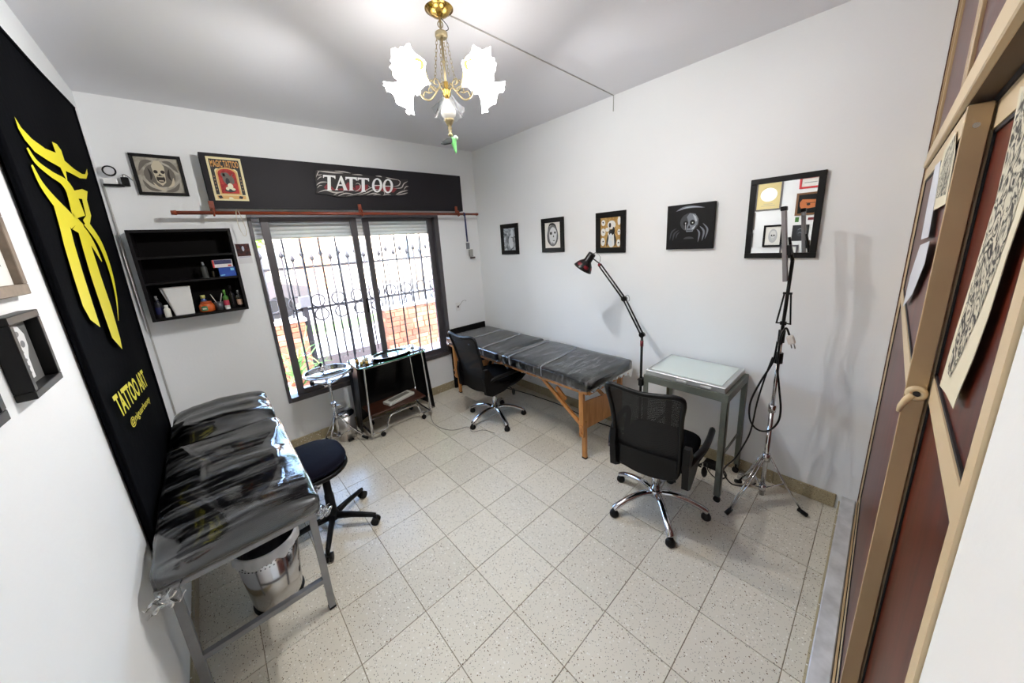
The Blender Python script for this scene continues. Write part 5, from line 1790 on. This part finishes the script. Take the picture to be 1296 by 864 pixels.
# ------------------------------------------------------------------ bins
def perforated_bin():
    t = thing('waste_bin', 'chrome perforated waste bin with bag liner under the left bed', 'bin', (.325, 1.885, 0))
    h, r0, r1 = .355, .104, .132
    g = G().lathe([(0, .004), (r0 - .002, .004), (r0, .012), (r1, h), (r1 - .002, h), (r0 - .003, .012), (0, .010)], 40)
    g.build('body', mat('bin_chrome', (198, 196, 196), .16, 1.), t)
    G().torus((0, 0, .008), r0 + .001, .007, (0, 0, 1), 36, 6).build('base_ring', M_BLACK, t)
    g = G()
    for row in range(4):
        z = .285 + row * .016
        rad = r0 + (r1 - r0) * (z / h) + .0008
        for k in range(46):
            if (k // 5) % 2 and row > 1: continue
            a = 2 * PI * (k + .5 * (row % 2)) / 46
            c = Vector((math.cos(a) * rad, math.sin(a) * rad, z))
            e1 = Vector((-math.sin(a), math.cos(a), 0)); e2 = Vector((0, 0, 1))
            g.add([c + (e1 * math.cos(q * PI / 3) + e2 * math.sin(q * PI / 3)) * .0032 for q in range(6)], [tuple(range(6))])
    g.build('perforation', mat('hole_dark', (30, 28, 28), .8), t, kind='stuff', norm=False)
    rr = random.Random(2)

    def cuff(a, b):
        th = 2 * PI * a
        w = .004 * math.sin(7 * th) + .003 * math.sin(13 * th + 1)
        if b < .45:
            z = h - .05 * (1 - b / .45) + w * (1 - b / .45) * 2
            r = r1 + .004 + .003 * math.sin(17 * th + 3)
        else:
            z = h + .004 * math.sin((b - .45) / .55 * PI)
            r = r1 + .004 - .012 * (b - .45) / .55
        return Vector((r * math.cos(th), r * math.sin(th), z))
    G().grid(cuff, 72, 10, True, closed_u=True).build('bag_cuff', mat('bag_film', (206, 206, 208), .35, bump=(40, .5), alpha=.85), t, norm=False)

    def inner(a, b):
        th = 2 * PI * a
        r = (r1 - .009) * (1 - .35 * b * b) * (1 + .05 * math.sin(9 * th) * b + .04 * math.sin(5 * th + 2) * b)
        return Vector((r * math.cos(th) * (1 if b < .98 else .05), r * math.sin(th) * (1 if b < .98 else .05), h - .004 - .22 * b))
    G().grid(inner, 60, 12, True, closed_u=True).build('bag_lining', mat('bag_grey', (56, 56, 60), .35, bump=(40, .5)), t, norm=False)
    return t


perforated_bin()
pbn = thing('pedal_bin', 'small steel pedal bin with lid below the round tray stand', 'bin', (1.068, 3.195, 0))
G().lathe([(0, 0), (.078, 0), (.080, .004), (.080, .016), (.083, .018), (.083, .24), (0, .24)], 32).build('body', mat('bin_steel', (206, 202, 198), .32, .8), pbn)
G().lathe([(.086, .238), (.086, .252), (.07, .270), (.04, .280), (0, .283)], 32).build('lid', mat('bin_lid', (206, 208, 214), .14, 1.), pbn)
G().box((0, -.092, .014), (.05, .03, .010), .003).build('pedal', M_BLACK, pbn)
G().box((.0, .086, .25), (.05, .016, .03), .003).build('hinge', M_BLACK, pbn)

# ------------------------------------------------------------------ round tray on a drum stand
ts = thing('tray_stand', 'chrome tripod stand with black rubber arms left of the glass cart', 'stand', (.975, 3.075, 0))
tcx, tcy, tz = 0, 0, .705
G().cyl((0, 0, .10), (0, 0, .42), .0125, n=14).build('lower_tube', M_CHROME, ts)
G().cyl((0, 0, .40), (0, 0, .60), .009, n=12).build('upper_tube', M_CHROME, ts)
g = G().cyl((0, 0, .395), (0, 0, .43), .018, n=14)
g.cyl((.012, -.02, .413), (.02, -.06, .413), .004, n=8)
g.box((.022, -.064, .413), (.03, .008, .014), .003)
g.cyl((0, 0, .585), (0, 0, .62), .017, n=14)
g.box((-.03, -.01, .60), (.03, .014, .018), .003)
g.build('clamp', M_CHROME, ts)
for k in range(3):
    a = R(-20 + 120 * k)
    d = Vector((math.cos(a), math.sin(a), 0))
    ar = G().tube(spl([Vector((0, 0, .605)) + d * .012, Vector((0, 0, .625)) + d * .06, Vector((0, 0, .665)) + d * .13, Vector((0, 0, .685)) + d * .182], 4), .0065, 8).build('basket_arm', M_CHROME, ts)
    G().box(Vector((0, 0, .692)) + d * .19, (.020, .030, .036), .005, Matrix.Rotation(a, 3, 'Z')).build('rubber_grip', M_BLACK, ar)
for k, a in enumerate((-18, 118, 222)):
    d = Vector((math.cos(R(a)), math.sin(R(a)), 0))
    L = .215 if k == 0 else .2
    lg = G().tube([Vector((0, 0, .30)) + d * .016, Vector((0, 0, .17)) + d * .10, Vector((0, 0, .022)) + d * L], .0075, 8)
    lg.tube([Vector((0, 0, .11)) + d * .014, Vector((0, 0, .15)) + d * .115], .005, 6)
    lo_ = lg.build('leg', M_CHROME, ts)
    G().tube([Vector((0, 0, .050)) + d * (L - .038), Vector((0, 0, .014)) + d * (L + .008)], [.012, .013], 10).build('rubber_foot', M_BLACK, lo_)
g = G().lathe([(.018, .285), (.020, .30), (.020, .325), (.014, .33)], 14)
g.lathe([(.016, .10), (.016, .12)], 12)
g.build('leg_collar', M_CHROME, ts)
rt = thing('round_tray', 'round chrome rimmed glass tray lying on the tripod stand', 'tray', (.975, 3.075, .712))
G().torus((0, 0, .004), .178, .0075, (0, 0, 1), 48, 8).build('rim', M_CHROME, rt)
G().lathe([(0, .001), (.176, .001), (.176, .005), (0, .005)], 48).build('disc', mat('mirror_disc', (222, 226, 230), .06, .9), rt)
tb = thing('machine_knob', 'small black knob standing on the round tray', 'knob', (.945, 3.12, .7175))
G().lathe([(0, 0), (.014, 0), (.014, .012), (.006, .016), (.006, .05), (0, .05)], 14).build('stem', M_STEEL, tb)
G().lathe([(.009, .046), (.011, .05), (.011, .07), (.006, .076), (0, .076)], 12).build('cap', M_BLACK, tb)

# ------------------------------------------------------------------ chrome trolley with glass top
cx0, cx1, cy0, cy1, cz = 1.185, 1.84, 2.93, 3.27, .70
ct = thing('glass_trolley', 'chrome tube trolley with glass top under the window', 'trolley', ((cx0 + cx1) / 2, (cy0 + cy1) / 2, 0))
g = G()
rp = [(x + (cx0 + cx1) / 2, y + (cy0 + cy1) / 2) for x, y in rrect(cx1 - cx0, cy1 - cy0, .03, 4)]
g.prism(rp, (0, 0, cz), (1, 0, 0), (0, 1, 0), .007)
g.build('glass_top', clear('green_glass', (206, 232, 222), .02, .06), ct, world=True)
ge = G()
n_ = len(rp)
for i in range(n_):
    a, b = rp[i], rp[(i + 1) % n_]
    ge.add([(a[0], a[1], cz - .0002), (b[0], b[1], cz - .0002), (b[0], b[1], cz + .0072), (a[0], a[1], cz + .0072)], [(0, 1, 2, 3)])
for v_ in ge.v:
    v_.x += (v_.x - (cx0 + cx1) / 2) * .0012; v_.y += (v_.y - (cy0 + cy1) / 2) * .0012
ge.build('glass_edge', mat('glass_edge', (60, 140, 112), .1), ct, world=True, norm=False)
xa, xb, ya, yb = cx0 + .05, cx1 - .05, cy0 + .02, cy1 - .03
rt_ = .0095
for x, s, nm in ((xa, -1, 'side'), (xb, 1, 'side')):
    pts = [(x, ya, cz - .010), (x, ya, cz - .02), (x + s * .018, ya - .0, .30), (x + s * .025, ya, .075), (x + s * .02, ya + .02, .055), (x + s * .02, yb - .02, .055), (x + s * .025, yb, .075), (x + s * .018, yb, .30), (x, yb, cz - .02), (x, yb, cz - .010)]
    G().tube(spl(pts, 4), rt_, 8).build('side_frame', M_CHROME, ct, world=True)
for y in (ya, yb):
    G().cyl((xa, y, cz - .012), (xb, y, cz - .012), .007, n=8).build('top_rail', M_CHROME, ct, world=True)
# bent front foot tube
pts = [(xa - .02, ya, .062), (xa + .06, ya, .058), (xa + .12, ya, .07), (xa + .14, ya, .13), (xa + .17, ya, .175), (xa + .25, ya, .185), (xb - .19, ya, .185), (xb - .12, ya, .175), (xb - .10, ya, .13), (xb - .075, ya, .075), (xb - .02, ya, .06), (xb + .02, ya, .062)]
G().tube(spl(pts, 5), .009, 8).build('foot_tube', M_CHROME, ct, world=True)
G().span((xa + .005, ya + .02, .215), (xb - .005, yb - .01, .233), .003, 1).build('lower_shelf', wood('shelf_wood', (74, 40, 26), (52, 26, 18), .4, (4, 30, 30), 1.), ct, world=True)
for x in (xa - .012, xb + .012):
    for y in (ya, yb):
        G().cyl((x, y, .07), (x, y, .238), .005, n=6).build('shelf_strut', M_CHROME, ct, world=True)
for x in (xa + .075, xb - .06):
    for y in (ya, yb):
        g = G().cyl((x, y - .010, .022), (x, y + .010, .022), .022, n=16)
        g.cyl((x, y, .03), (x, y, .056), .006, n=8)
        g.build('caster', M_BLACK, ct, world=True)
G().tube(spl([(xa + .075, yb, .056), (xa + .2, yb, .056), (xb - .06, yb, .056)], 3), .007, 6).build('rear_tube', M_CHROME, ct, world=True)
# black vinyl cover hanging behind and around the trolley
M_DRAPE = mat('black_leatherette', (13, 13, 16), .38, bump=(30, .3, 3), spec=.3)
dp = [(1.150, 2.985, .10), (1.165, 3.09, .05), (1.20, 3.285, .04), (1.40, 3.300, .11), (1.60, 3.302, .13), (1.80, 3.295, .10), (1.885, 3.20, .05), (1.905, 3.03, .03)]
base_ = spl([Vector((x, y, 0)) for x, y, z in dp], 6)
low_ = spl([Vector((z, 0, 0)) for x, y, z in dp], 6)


def drape(a, b):
    i = a * (len(base_) - 1)
    k = min(int(i), len(base_) - 2)
    f = i - k
    p = base_[k].lerp(base_[k + 1], f)
    zl = low_[k].lerp(low_[k + 1], f).x
    zt = .676
    c = Vector((1.52, 3.12, 0))
    q = p.lerp(c, .10 * (1 - b) * (1 if (a < .25 or a > .75) else .12))
    q.y = min(q.y, YB - .016)
    mid = max(0, 1 - abs(a - .5) / .14)
    q.y -= .26 * (1 - b) ** 1.6 * min(1, mid * 2)
    wv = .006 * math.sin(a * 38) * b
    return Vector((q.x + wv, q.y - .004 * math.sin(a * 25), zt + (zl - zt) * b))


g = G().grid(drape, 60, 14)
g.grid(lambda a, b: drape(a, b) + Vector((0, .003, 0)), 60, 14)
g.build('vinyl_cover', M_DRAPE, norm=False, label='black leatherette cover hanging around the glass trolley', cat='cover')
# things on the trolley
tz2 = cz + .0078
ot = thing('oval_tray', 'oval chrome tray on the glass trolley', 'tray', (1.545, 3.085, tz2))
def oval(rx, ry, z, n=40): return [Vector((rx * math.cos(2 * PI * i / n), ry * math.sin(2 * PI * i / n), z)) for i in range(n)]
g = G()
rings = [oval(.0, .0, .002), oval(.15, .085, .002), oval(.158, .093, .004), oval(.180, .112, .016), oval(.192, .122, .018), oval(.193, .123, .015), oval(.181, .111, .012), oval(.15, .085, .0)]
g.add([p for r in rings for p in r], [(i * 40 + j, i * 40 + (j + 1) % 40, (i + 1) * 40 + (j + 1) % 40, (i + 1) * 40 + j) for i in range(7) for j in range(40)], True)
g.build('dish', mat('tray_chrome', (196, 204, 212), .1, 1.), ot)
wt = thing('white_dish', 'small white dish at the right end of the glass trolley', 'dish', (1.745, 3.16, tz2))
pad(G(), rrect(.12, .09, .02), 0, .012, .005, -.004).build('dish', M_WHITE, wt)
G().box((0, 0, .012), (.06, .04, .006), .002).build('pad', mat('cotton', (236, 236, 236), .9), wt)
icols = ((216, 190, 120), (226, 214, 180), (206, 168, 90), (232, 226, 206), (196, 150, 84))
spots = ((1.25, 3.05), (1.285, 3.10), (1.29, 3.02), (1.325, 3.13), (1.245, 3.14))
for i, (x, y) in enumerate(spots):
    lab = ('yellow ink cup nearest the left front of the glass trolley', 'cream ink cup in the middle of the ink cups on the trolley', 'ochre ink cup at the front of the ink cups on the trolley', 'off white ink cup next to the oval tray', 'amber ink cup at the back left of the glass trolley')[i]
    t = thing('ink_cup', lab, 'ink cup', (x, y, tz2), group='little ink cups on the glass trolley')
    G().lathe([(0, 0), (.013, 0), (.015, .022), (.0135, .022), (.012, .004), (0, .004)], 14).build('cup', mat('ink_cup_%d' % i, icols[i], .4), t)
    G().lathe([(.0128, .015), (0, .015)], 14).build('ink', mat('ink_fill_%d' % i, tuple(c * .7 for c in icols[i]), .2), t)
# tray / box on the lower shelf
lt_ = thing('white_case', 'narrow pale case lying on the lower trolley shelf', 'case', (1.56, 3.09, .2335))
G().box((0, 0, .016), (.30, .11, .030), .006, Matrix.Rotation(R(14), 3, 'Z')).build('shell', mat('case_pale', (206, 204, 196), .4), lt_)
G().box((0, 0, .0325), (.22, .05, .004), .001, Matrix.Rotation(R(14), 3, 'Z')).build('slot', mat('case_dark', (120, 116, 110), .4), lt_)

# ------------------------------------------------------------------ light table
M_GREEN = mat('grey_green_metal', (116, 120, 110), .45, .3, var=(10, .15), bump=(40, .05))
lx0, lx1, ly0, ly1, lz = 2.475, 2.895, .515, 1.03, .745
tbl = thing('metal_side_table', 'grey green metal side table on small casters carrying the light box', 'table', ((lx0 + lx1) / 2, (ly0 + ly1) / 2, 0))
g = G().span((lx0, ly0, lz - .004), (lx1, ly1, lz), .001, 1)
g.build('table_top', M_GREEN, tbl, world=True)
g = G()
for a, b in (((lx0, ly0), (lx1, ly0 + .014)), ((lx0, ly1 - .014), (lx1, ly1)), ((lx0, ly0 + .014), (lx0 + .014, ly1 - .014)), ((lx1 - .014, ly0 + .014), (lx1, ly1 - .014))):
    g.span((a[0], a[1], lz - .05), (b[0], b[1], lz - .0045))
g.build('apron', M_GREEN, tbl, world=True)
for x, s in ((lx0 + .017, 1), (lx1 - .017, -1)):
    for y, q in ((ly0 + .017, 1), (ly1 - .017, -1)):
        g = G()
        w = .034
        g.span((x - w / 2, y - q * (w / 2), .05), (x + w / 2, y - q * (w / 2) + q * .004, lz - .051))
        g.span((x - s * (w / 2), y - w / 2, .05), (x - s * (w / 2) + s * .004, y + w / 2, lz - .051))
        lg = g.build('leg', M_GREEN, tbl, world=True)
        g = G().cyl((x - .009, y, .02), (x + .009, y, .02), .020, n=14)
        g.cyl((x, y, .025), (x, y, .06), .007, n=8)
        g.build('caster', M_BLACK, lg, world=True)
for y in (ly0 + .02, ly1 - .02):
    G().span((lx0 + .03, y - .002, .30), (lx1 - .03, y + .002, .325)).build('stretcher', M_GREEN, tbl, world=True)
lb = thing('light_box', 'flat silver light box with milky white glass on the metal table', 'light box', ((lx0 + lx1) / 2, (ly0 + ly1) / 2, lz))
g = G().span((lx0 + .006, ly0 + .02, lz + .0005), (lx1 - .012, ly1 - .012, lz + .036), .003, 1)
g.build('case', mat('light_box_silver', (190, 192, 192), .35, .6), lb, world=True)
G().span((lx0 + .034, ly0 + .046, lz + .0358), (lx1 - .036, ly1 - .034, lz + .0385), .001, 1).build('milky_glass', mat('milky_glass', (214, 226, 222), .12, coat=.6), lb, world=True)
for i, yy in enumerate((.64, .78)):
    G().box((lx0 + .002, yy, lz + .016), (.010, .06, .012), .002).build('clip', mat('clip_pale', (206, 206, 204), .4), lb, world=True)

# ------------------------------------------------------------------ red and black arm lamp
XL_ = 2.47
A = lambda u_, v_: at(u_, v_, x=XL_)
pj0 = A(815, 425)
pole = Vector((XL_, pj0.y + .012, 0))
PY_ = max(pole.y, ly1 + .017)
lp = thing('arm_lamp', 'black and red articulated arm lamp clamped to the metal table', 'lamp', (XL_ + .03, PY_, lz - .1))
M_RED = mat('lamp_red', (112, 18, 32), .4)
M_LBLK = mat('lamp_black', (15, 14, 15), .3, spec=.3)
top = Vector((XL_, PY_, pj0.z))
xq = lx0 + .04
G().cyl((XL_, PY_, .40), top, .0085, n=10).build('post', M_LBLK, lp, world=True)
g = G().span((XL_ - .012, ly1 + .0008, lz - .088), (XL_ + .03, PY_ + .014, lz - .03), .003, 1)
g.cyl((XL_ + .024, PY_, lz - .06), (XL_ + .024, PY_ + .035, lz - .06), .006, n=8)
g.build('clamp', M_LBLK, lp, world=True)
G().cyl(top - Vector((0, 0, .075)), top - Vector((0, 0, .035)), .011, n=10).build('red_sleeve', M_RED, lp, world=True)
j1, j2, hd = top + Vector((0, .0, .006)), A(790, 378), A(759, 335)
j2.x, hd.x = XL_ - .0, XL_ - .0
dq = Vector((0, .0, 0))


def arm_pair(a, b, nm):
    d = (b - a).normalized()
    s = Vector((1, 0, 0)).cross(d).normalized() * .010
    for k in (-1, 1):
        G().cyl(a + s * k, b + s * k, 0.0056, n=8).build(nm, M_LBLK, lp, world=True)
    # spring
    L = (b - a).length
    pts = []
    n = 70
    for i in range(n + 1):
        t = .03 + .40 * i / n
        c = a + (b - a) * t
        ang = 2 * PI * i / 5
        pts.append(c + s * .2 + (s.normalized() * math.cos(ang) + Vector((1, 0, 0)) * math.sin(ang)) * .006)
    G().tube(pts, .0012, 4).build('spring', M_STEEL, lp, world=True)


arm_pair(j1, j2, 'lower_arm')
arm_pair(j2, hd, 'upper_arm')
for p_, nm in ((j1, 'joint'), (j2, 'joint')):
    g = G().cyl(p_ - Vector((.014, 0, 0)), p_ + Vector((.014, 0, 0)), .017, n=14)
    g.build(nm, M_LBLK, lp, world=True)
g = G().cyl(hd - Vector((.010, 0, 0)), hd + Vector((.010, 0, 0)), .010, n=10)
g.build('head_joint', M_RED, lp, world=True)
# head: bell shade tilted down
tip, mouth = A(749, 322), A(736, 347)
ad = (mouth - tip).normalized()
ad = (ad + Vector((-.22, 0, 0))).normalized()
sx = ad.orthogonal().normalized(); Mx = Matrix((sx, ad.cross(sx), ad)).transposed()
g = G().lathe([(0, .0), (.024, 0), (.028, .006), (.029, .062), (.034, .068), (.052, .088), (.068, .122), (.072, .132), (.070, .132), (.050, .091), (.030, .070), (0, .070)], 28, tip - ad * .01, Mx)
g.build('shade', M_LBLK, lp, world=True)
for k in range(6):
    a = k * PI / 3
    c = tip - ad * .01 + Mx @ Vector((.054 * math.cos(a), .054 * math.sin(a), .100))
    nrm = Mx @ Vector((math.cos(a), math.sin(a), -.55)).normalized()
    G().ball(c, (.020, .020, .004), 12, nrm.to_track_quat('Z', 'Y').to_matrix()).build('red_inset', M_RED, lp, world=True)
G().ball(tip + ad * .085, .022, 12).build('bulb', mat('bulb_off', (230, 230, 226), .3), lp, world=True)
G().tube(spl([hd, hd + Vector((0, .012, .016)), tip + ad * .03 + Vector((0, -.022, 0)), tip + ad * .03], 4), .005, 6).build('head_fork', M_LBLK, lp, world=True)
G().tube(spl([hd + Vector((-.004, 0, .01)), hd + Vector((-.008, -.01, .055)), tip + Vector((-.004, -.04, .012)), tip + Vector((0, -.015, .005))], 6), .0022, 6).build('lamp_cord', M_STEEL, lp, world=True)
G().tube(spl([j2 + Vector((-.01, 0, .012)), j2 + Vector((-.012, -.035, .03)), j2 + Vector((-.012, -.045, -.005)), j2 + Vector((-.01, -.012, -.02))], 6), .002, 6).build('joint_cord', M_STEEL, lp, world=True)

# ------------------------------------------------------------------ tripod stand with light bar
SX, SY = 2.645, .335
sd = thing('light_stand', 'chrome tripod stand with black arms holding a light bar before the mirror', 'stand', (SX, SY, 0))
V = lambda x, y, z: Vector((SX + x, SY + y, z))
feet = [at(918, 652, z=.0), at(1021, 654, z=.0), Vector((2.765, .50, 0))]
hubz = .345
for f_ in feet:
    d = (f_ - V(0, 0, 0)); d.z = 0
    L = d.length - .02
    d.normalize()
    q = d.cross(Vector((0, 0, 1))) * .009
    g = G()
    for s in (-1, 1):
        g.tube([V(0, 0, hubz - .005) + d * .022 + q * s, V(0, 0, .18) + d * (L * .52) + q * s, V(0, 0, .022) + d * L + q * s * .5], .0048, 8)
    g.tube([V(0, 0, .13) + d * .016, V(0, 0, .185) + d * (L * .50)], .0042, 6)
    lg = g.build('leg', M_CHROME, sd, world=True)
    G().tube([V(0, 0, .038) + d * (L - .022), V(0, 0, .012) + d * (L + .018)], [.012, .013], 10).build('rubber_foot', M_BLACK, lg, world=True)
g = G().cyl(V(0, 0, hubz - .03), V(0, 0, hubz + .02), .021, n=16)
g.build('hub', M_CHROME, sd, world=True)
G().cyl(V(0, 0, .105), V(0, 0, .15), .018, n=14).build('lower_collar', M_CHROME, sd, world=True)
G().cyl(V(0, 0, .075), V(0, 0, .66), .0125, n=14).build('lower_tube', M_CHROME, sd, world=True)
g = G().cyl(V(0, 0, .64), V(0, 0, .685), .019, n=14)
g.box(V(.03, -.01, .655), (.035, .012, .018), .003)
g.build('clamp', M_CHROME, sd, world=True)
G().cyl(V(0, 0, .66), V(.004, 0, 1.06), .0095, n=12).build('middle_tube', M_CHROME, sd, world=True)
G().cyl(V(0, 0, .94), V(0, 0, 1.0), .020, n=12).build('black_clamp', M_BLACK, sd, world=True)
t0, t1 = V(.004, .0, 1.06), at(993, 408, x=SX)
G().cyl(t0, V(.004, .0, 1.13), .016, n=12).build('top_socket', M_BLACK, sd, world=True)
u0, u1 = V(.004, 0, 1.12), at(1003, 330, x=SX)
G().cyl(u0, u1, .0085, n=10).build('upper_arm', M_LBLK, sd, world=True)
dv_ = (u1 - u0).normalized()
for s in (-1, 1):
    a = u0 + dv_ * .06 + Vector((0, s * .030, -.01))
    b = u0 + dv_ * .21 + Vector((0, s * .014, 0))
    G().cyl(a, b, .0042, n=8).build('parallel_rod', M_LBLK, sd, world=True)
g = G().box(u0 + dv_ * .215, (.012, .040, .012), .002)
g.build('upper_yoke', M_LBLK, sd, world=True)
g = G().box(u0 + dv_ * .05, (.014, .028, .02), .002)
for s in (-1, 1):
    g.cyl(u0 + dv_ * .05 + Vector((0, s * .010, 0)), u0 + dv_ * .06 + Vector((0, s * .034, -.012)), .004, n=6)
g.build('rod_yoke', M_LBLK, sd, world=True)
e1 = at(999, 300, x=SX - .0)
G().cyl(u1, e1, .009, .006, n=8).build('head_arm', M_LBLK, sd, world=True)
b0, b1 = at(994, 356, x=SX - .02), at(992.5, 266, x=SX - .02)
bd_ = (b1 - b0)
rot = Matrix((Vector((1, 0, 0)), bd_.normalized().cross(Vector((1, 0, 0))), bd_.normalized())).transposed()
bar = G().box((b0 + b1) / 2, (.034, .020, bd_.length), .003, rot).build('light_bar', mat('bar_grey', (140, 136, 138), .35, .5), sd, world=True)
G().box(b1 + bd_.normalized() * .008, (.040, .026, .022), .004, rot).build('end_cap', M_BLACK, bar, world=True)
g = G().box((b0 + b1) / 2 + bd_ * -.05 + Vector((0, -.018, 0)), (.03, .022, .05), .003, rot)
g.tube([(b0 + b1) / 2 + bd_ * -.05 + Vector((0, -.02, 0)), u1], .006, 6)
g.build('bar_mount', M_LBLK, sd, world=True)
# hanging cable loop and plug
cb = thing('stand_cable', 'long black cable looped over the tripod stand with a white plug', 'cable', (SX - .03, SY, .3))
Q = lambda u_, v_, dx=-.03: at(u_, v_, x=SX + dx)
G().tube(spl([Q(984, 432), Q(978, 458), Q(963, 482), Q(950, 508), Q(949, 530), Q(958, 543), Q(972, 545), Q(984, 535), Q(988, 518), Q(986, 490), Q(984, 465), Q(986, 440), Q(989, 424), Q(995, 415), Q(999, 424)], 6), .0052, 8).build('loop', M_LBLK, cb, world=True)
G().tube(spl([Q(978, 452), Q(968, 478), Q(958, 510), Q(950, 545), Q(940, 565), at(930, 580, x=SX - .03), Vector((2.70, .56, .10)), Vector((2.72, .52, .012)), Vector((2.74, .46, .007)), Vector((2.79, .42, .007)), Vector((2.83, .40, .008))], 6), .0045, 8).build('drop', M_LBLK, cb, world=True)
pg = at(1001, 430, x=SX - .03)
g = G().box(pg, (.03, .032, .046), .006, Matrix.Rotation(-.35, 3, 'X'))
po_ = g.build('plug', mat('plug_white', (214, 206, 200), .4), cb, world=True)
g = G()
for s in (-1, 1):
    g.cyl(pg + Vector((0, s * .007 - .008, -.02)), pg + Vector((0, s * .007 - .015, -.045)), .0028, n=6)
g.build('plug_pin', M_STEEL, po_, world=True)
# foot pedal and small power supply at the stand's feet
pdp = at(944, 584, z=.02)
fp = thing('foot_pedal', 'small pale foot pedal lying on the floor behind the tripod', 'pedal', (2.85, .455, 0))
G().box((0, 0, .014), (.075, .10, .026), .006).build('base', mat('pedal_pale', (176, 170, 164), .4), fp)
G().box((0, .005, .034), (.058, .08, .010), .003, Matrix.Rotation(.12, 3, 'X')).build('treadle', M_STEEL, fp)
pw = thing('power_block', 'black power block with cables on the floor beside the metal table', 'power supply', (2.83, .66, 0))
G().box((0, 0, .02), (.07, .11, .04), .006).build('block', M_PLAST, pw)
G().tube(spl([(0, -.05, .02), (-.02, -.085, .012), (-.07, -.10, .008), (-.12, -.06, .008), (-.10, -.0, .03), (-.05, .03, .05), (-.06, .08, .012), (-.12, .09, .008)], 6), .004, 6).build('cord', M_LBLK, pw)

# ------------------------------------------------------------------ cables on the floor
def floor_cord(name, pts, r, m, label):
    G().tube(spl([Vector((x, y, r + .001)) for x, y in pts], 8), r, 6).build(name, m, label=label, cat='cable')


fc = lambda u_, v_: (at(u_, v_, z=.003).x, at(u_, v_, z=.003).y)
floor_cord('floor_cable', [fc(552, 508), fc(545, 520), fc(548, 534), fc(560, 542), fc(575, 544), fc(592, 540), fc(598, 546), fc(612, 544), fc(626, 548)], .0022, mat('cord_thin', (120, 116, 112), .6), 'thin grey cable curling on the floor by the trolley')
floor_cord('floor_cable', [(2.72, 2.95), (2.80, 2.6), (2.84, 2.1), (2.80, 1.7), (2.82, 1.4), (2.78, 1.15), (2.74, .95), (2.80, .72)], .005, M_LBLK, 'black power cable along the wall under the massage table')

# ------------------------------------------------------------------ sheets taped to the wardrobe doors
def sheet(name, pts, y, m, label, curl=0., draw=None):
    P = [at(u_, v_, y=y) for u_, v_ in pts]
    for p in P: p.z = min(p.z, ZT0 - .03)
    t = thing(name, label, 'paper', ((P[0].x + P[-1].x) / 2, y, min(p.z for p in P)))
    G().prism([(p.x, p.z) for p in P][::-1], (0, y, 0), (1, 0, 0), (0, 0, 1), -.0008).build('sheet', m, t, world=True)
    if draw: draw(t, P, y)
    return t


yA, yB2 = YD1 + .0004, YD2 + .0004
M_TRACE = mat('tracing_paper', (222, 214, 190), .7)


def shaded(t, pts, y):
    Q_ = [at(u_, v_, y=y + .0007) for u_, v_ in pts]
    for p in Q_: p.z = min(p.z, ZT0 - .04)
    G().flat([(p.x, p.z) for p in Q_], (0, y + .0013, 0), (1, 0, 0), (0, 0, 1)).build('ink_drawing', inkmat('charcoal_swirl', (206, 200, 180), (46, 44, 42), 26, 4., .44, .56, 3.5), t, world=True, norm=False)


sheet('stencil_sheet', [(1296, 95), (1283, 160), (1262, 250), (1235, 340), (1210, 420), (1190, 488), (1197, 497), (1207, 517), (1213, 500), (1232, 455), (1252, 400), (1275, 325), (1296, 265), (1310, 220), (1312, 110)], yB2 + .0002, M_TRACE, 'long stencil sheet with charcoal swirls on the nearer wardrobe door', draw=lambda t, P, y: shaded(t, [(1296, 110), (1286, 150), (1266, 235), (1242, 320), (1217, 405), (1199, 470), (1203, 478), (1216, 452), (1238, 402), (1260, 345), (1282, 280), (1296, 235), (1306, 200)], y))
sheet('stencil_sheet', [(1196, 190), (1212, 158), (1209, 195), (1197, 258), (1175, 270), (1184, 236)], yA + .0002, M_TRACE, 'torn stencil sheet high on the far wardrobe door', draw=lambda t, P, y: shaded(t, [(1198, 192), (1210, 168), (1207, 195), (1197, 246), (1183, 252), (1188, 230)], y))
sheet('photo_strip', [(1184, 210), (1191, 203), (1185, 245), (1175, 300), (1166, 303), (1175, 255)], yA + .0016, mat('photo_paper', (216, 218, 228), .4), 'white photo strip hanging upper left on the far wardrobe door')
sheet('photo_strip', [(1165, 310), (1177, 305), (1170, 335), (1155, 372), (1143, 388), (1152, 350)], yA + .0028, mat('photo_paper', (216, 218, 228), .4), 'white photo strip curling below the other strip on the wardrobe door')
sheet('note_sheet', [(1283, 415), (1296, 372), (1310, 340), (1310, 425)], yB2 + .0002, M_PAPER, 'corner of a white note at the right edge of the photo')
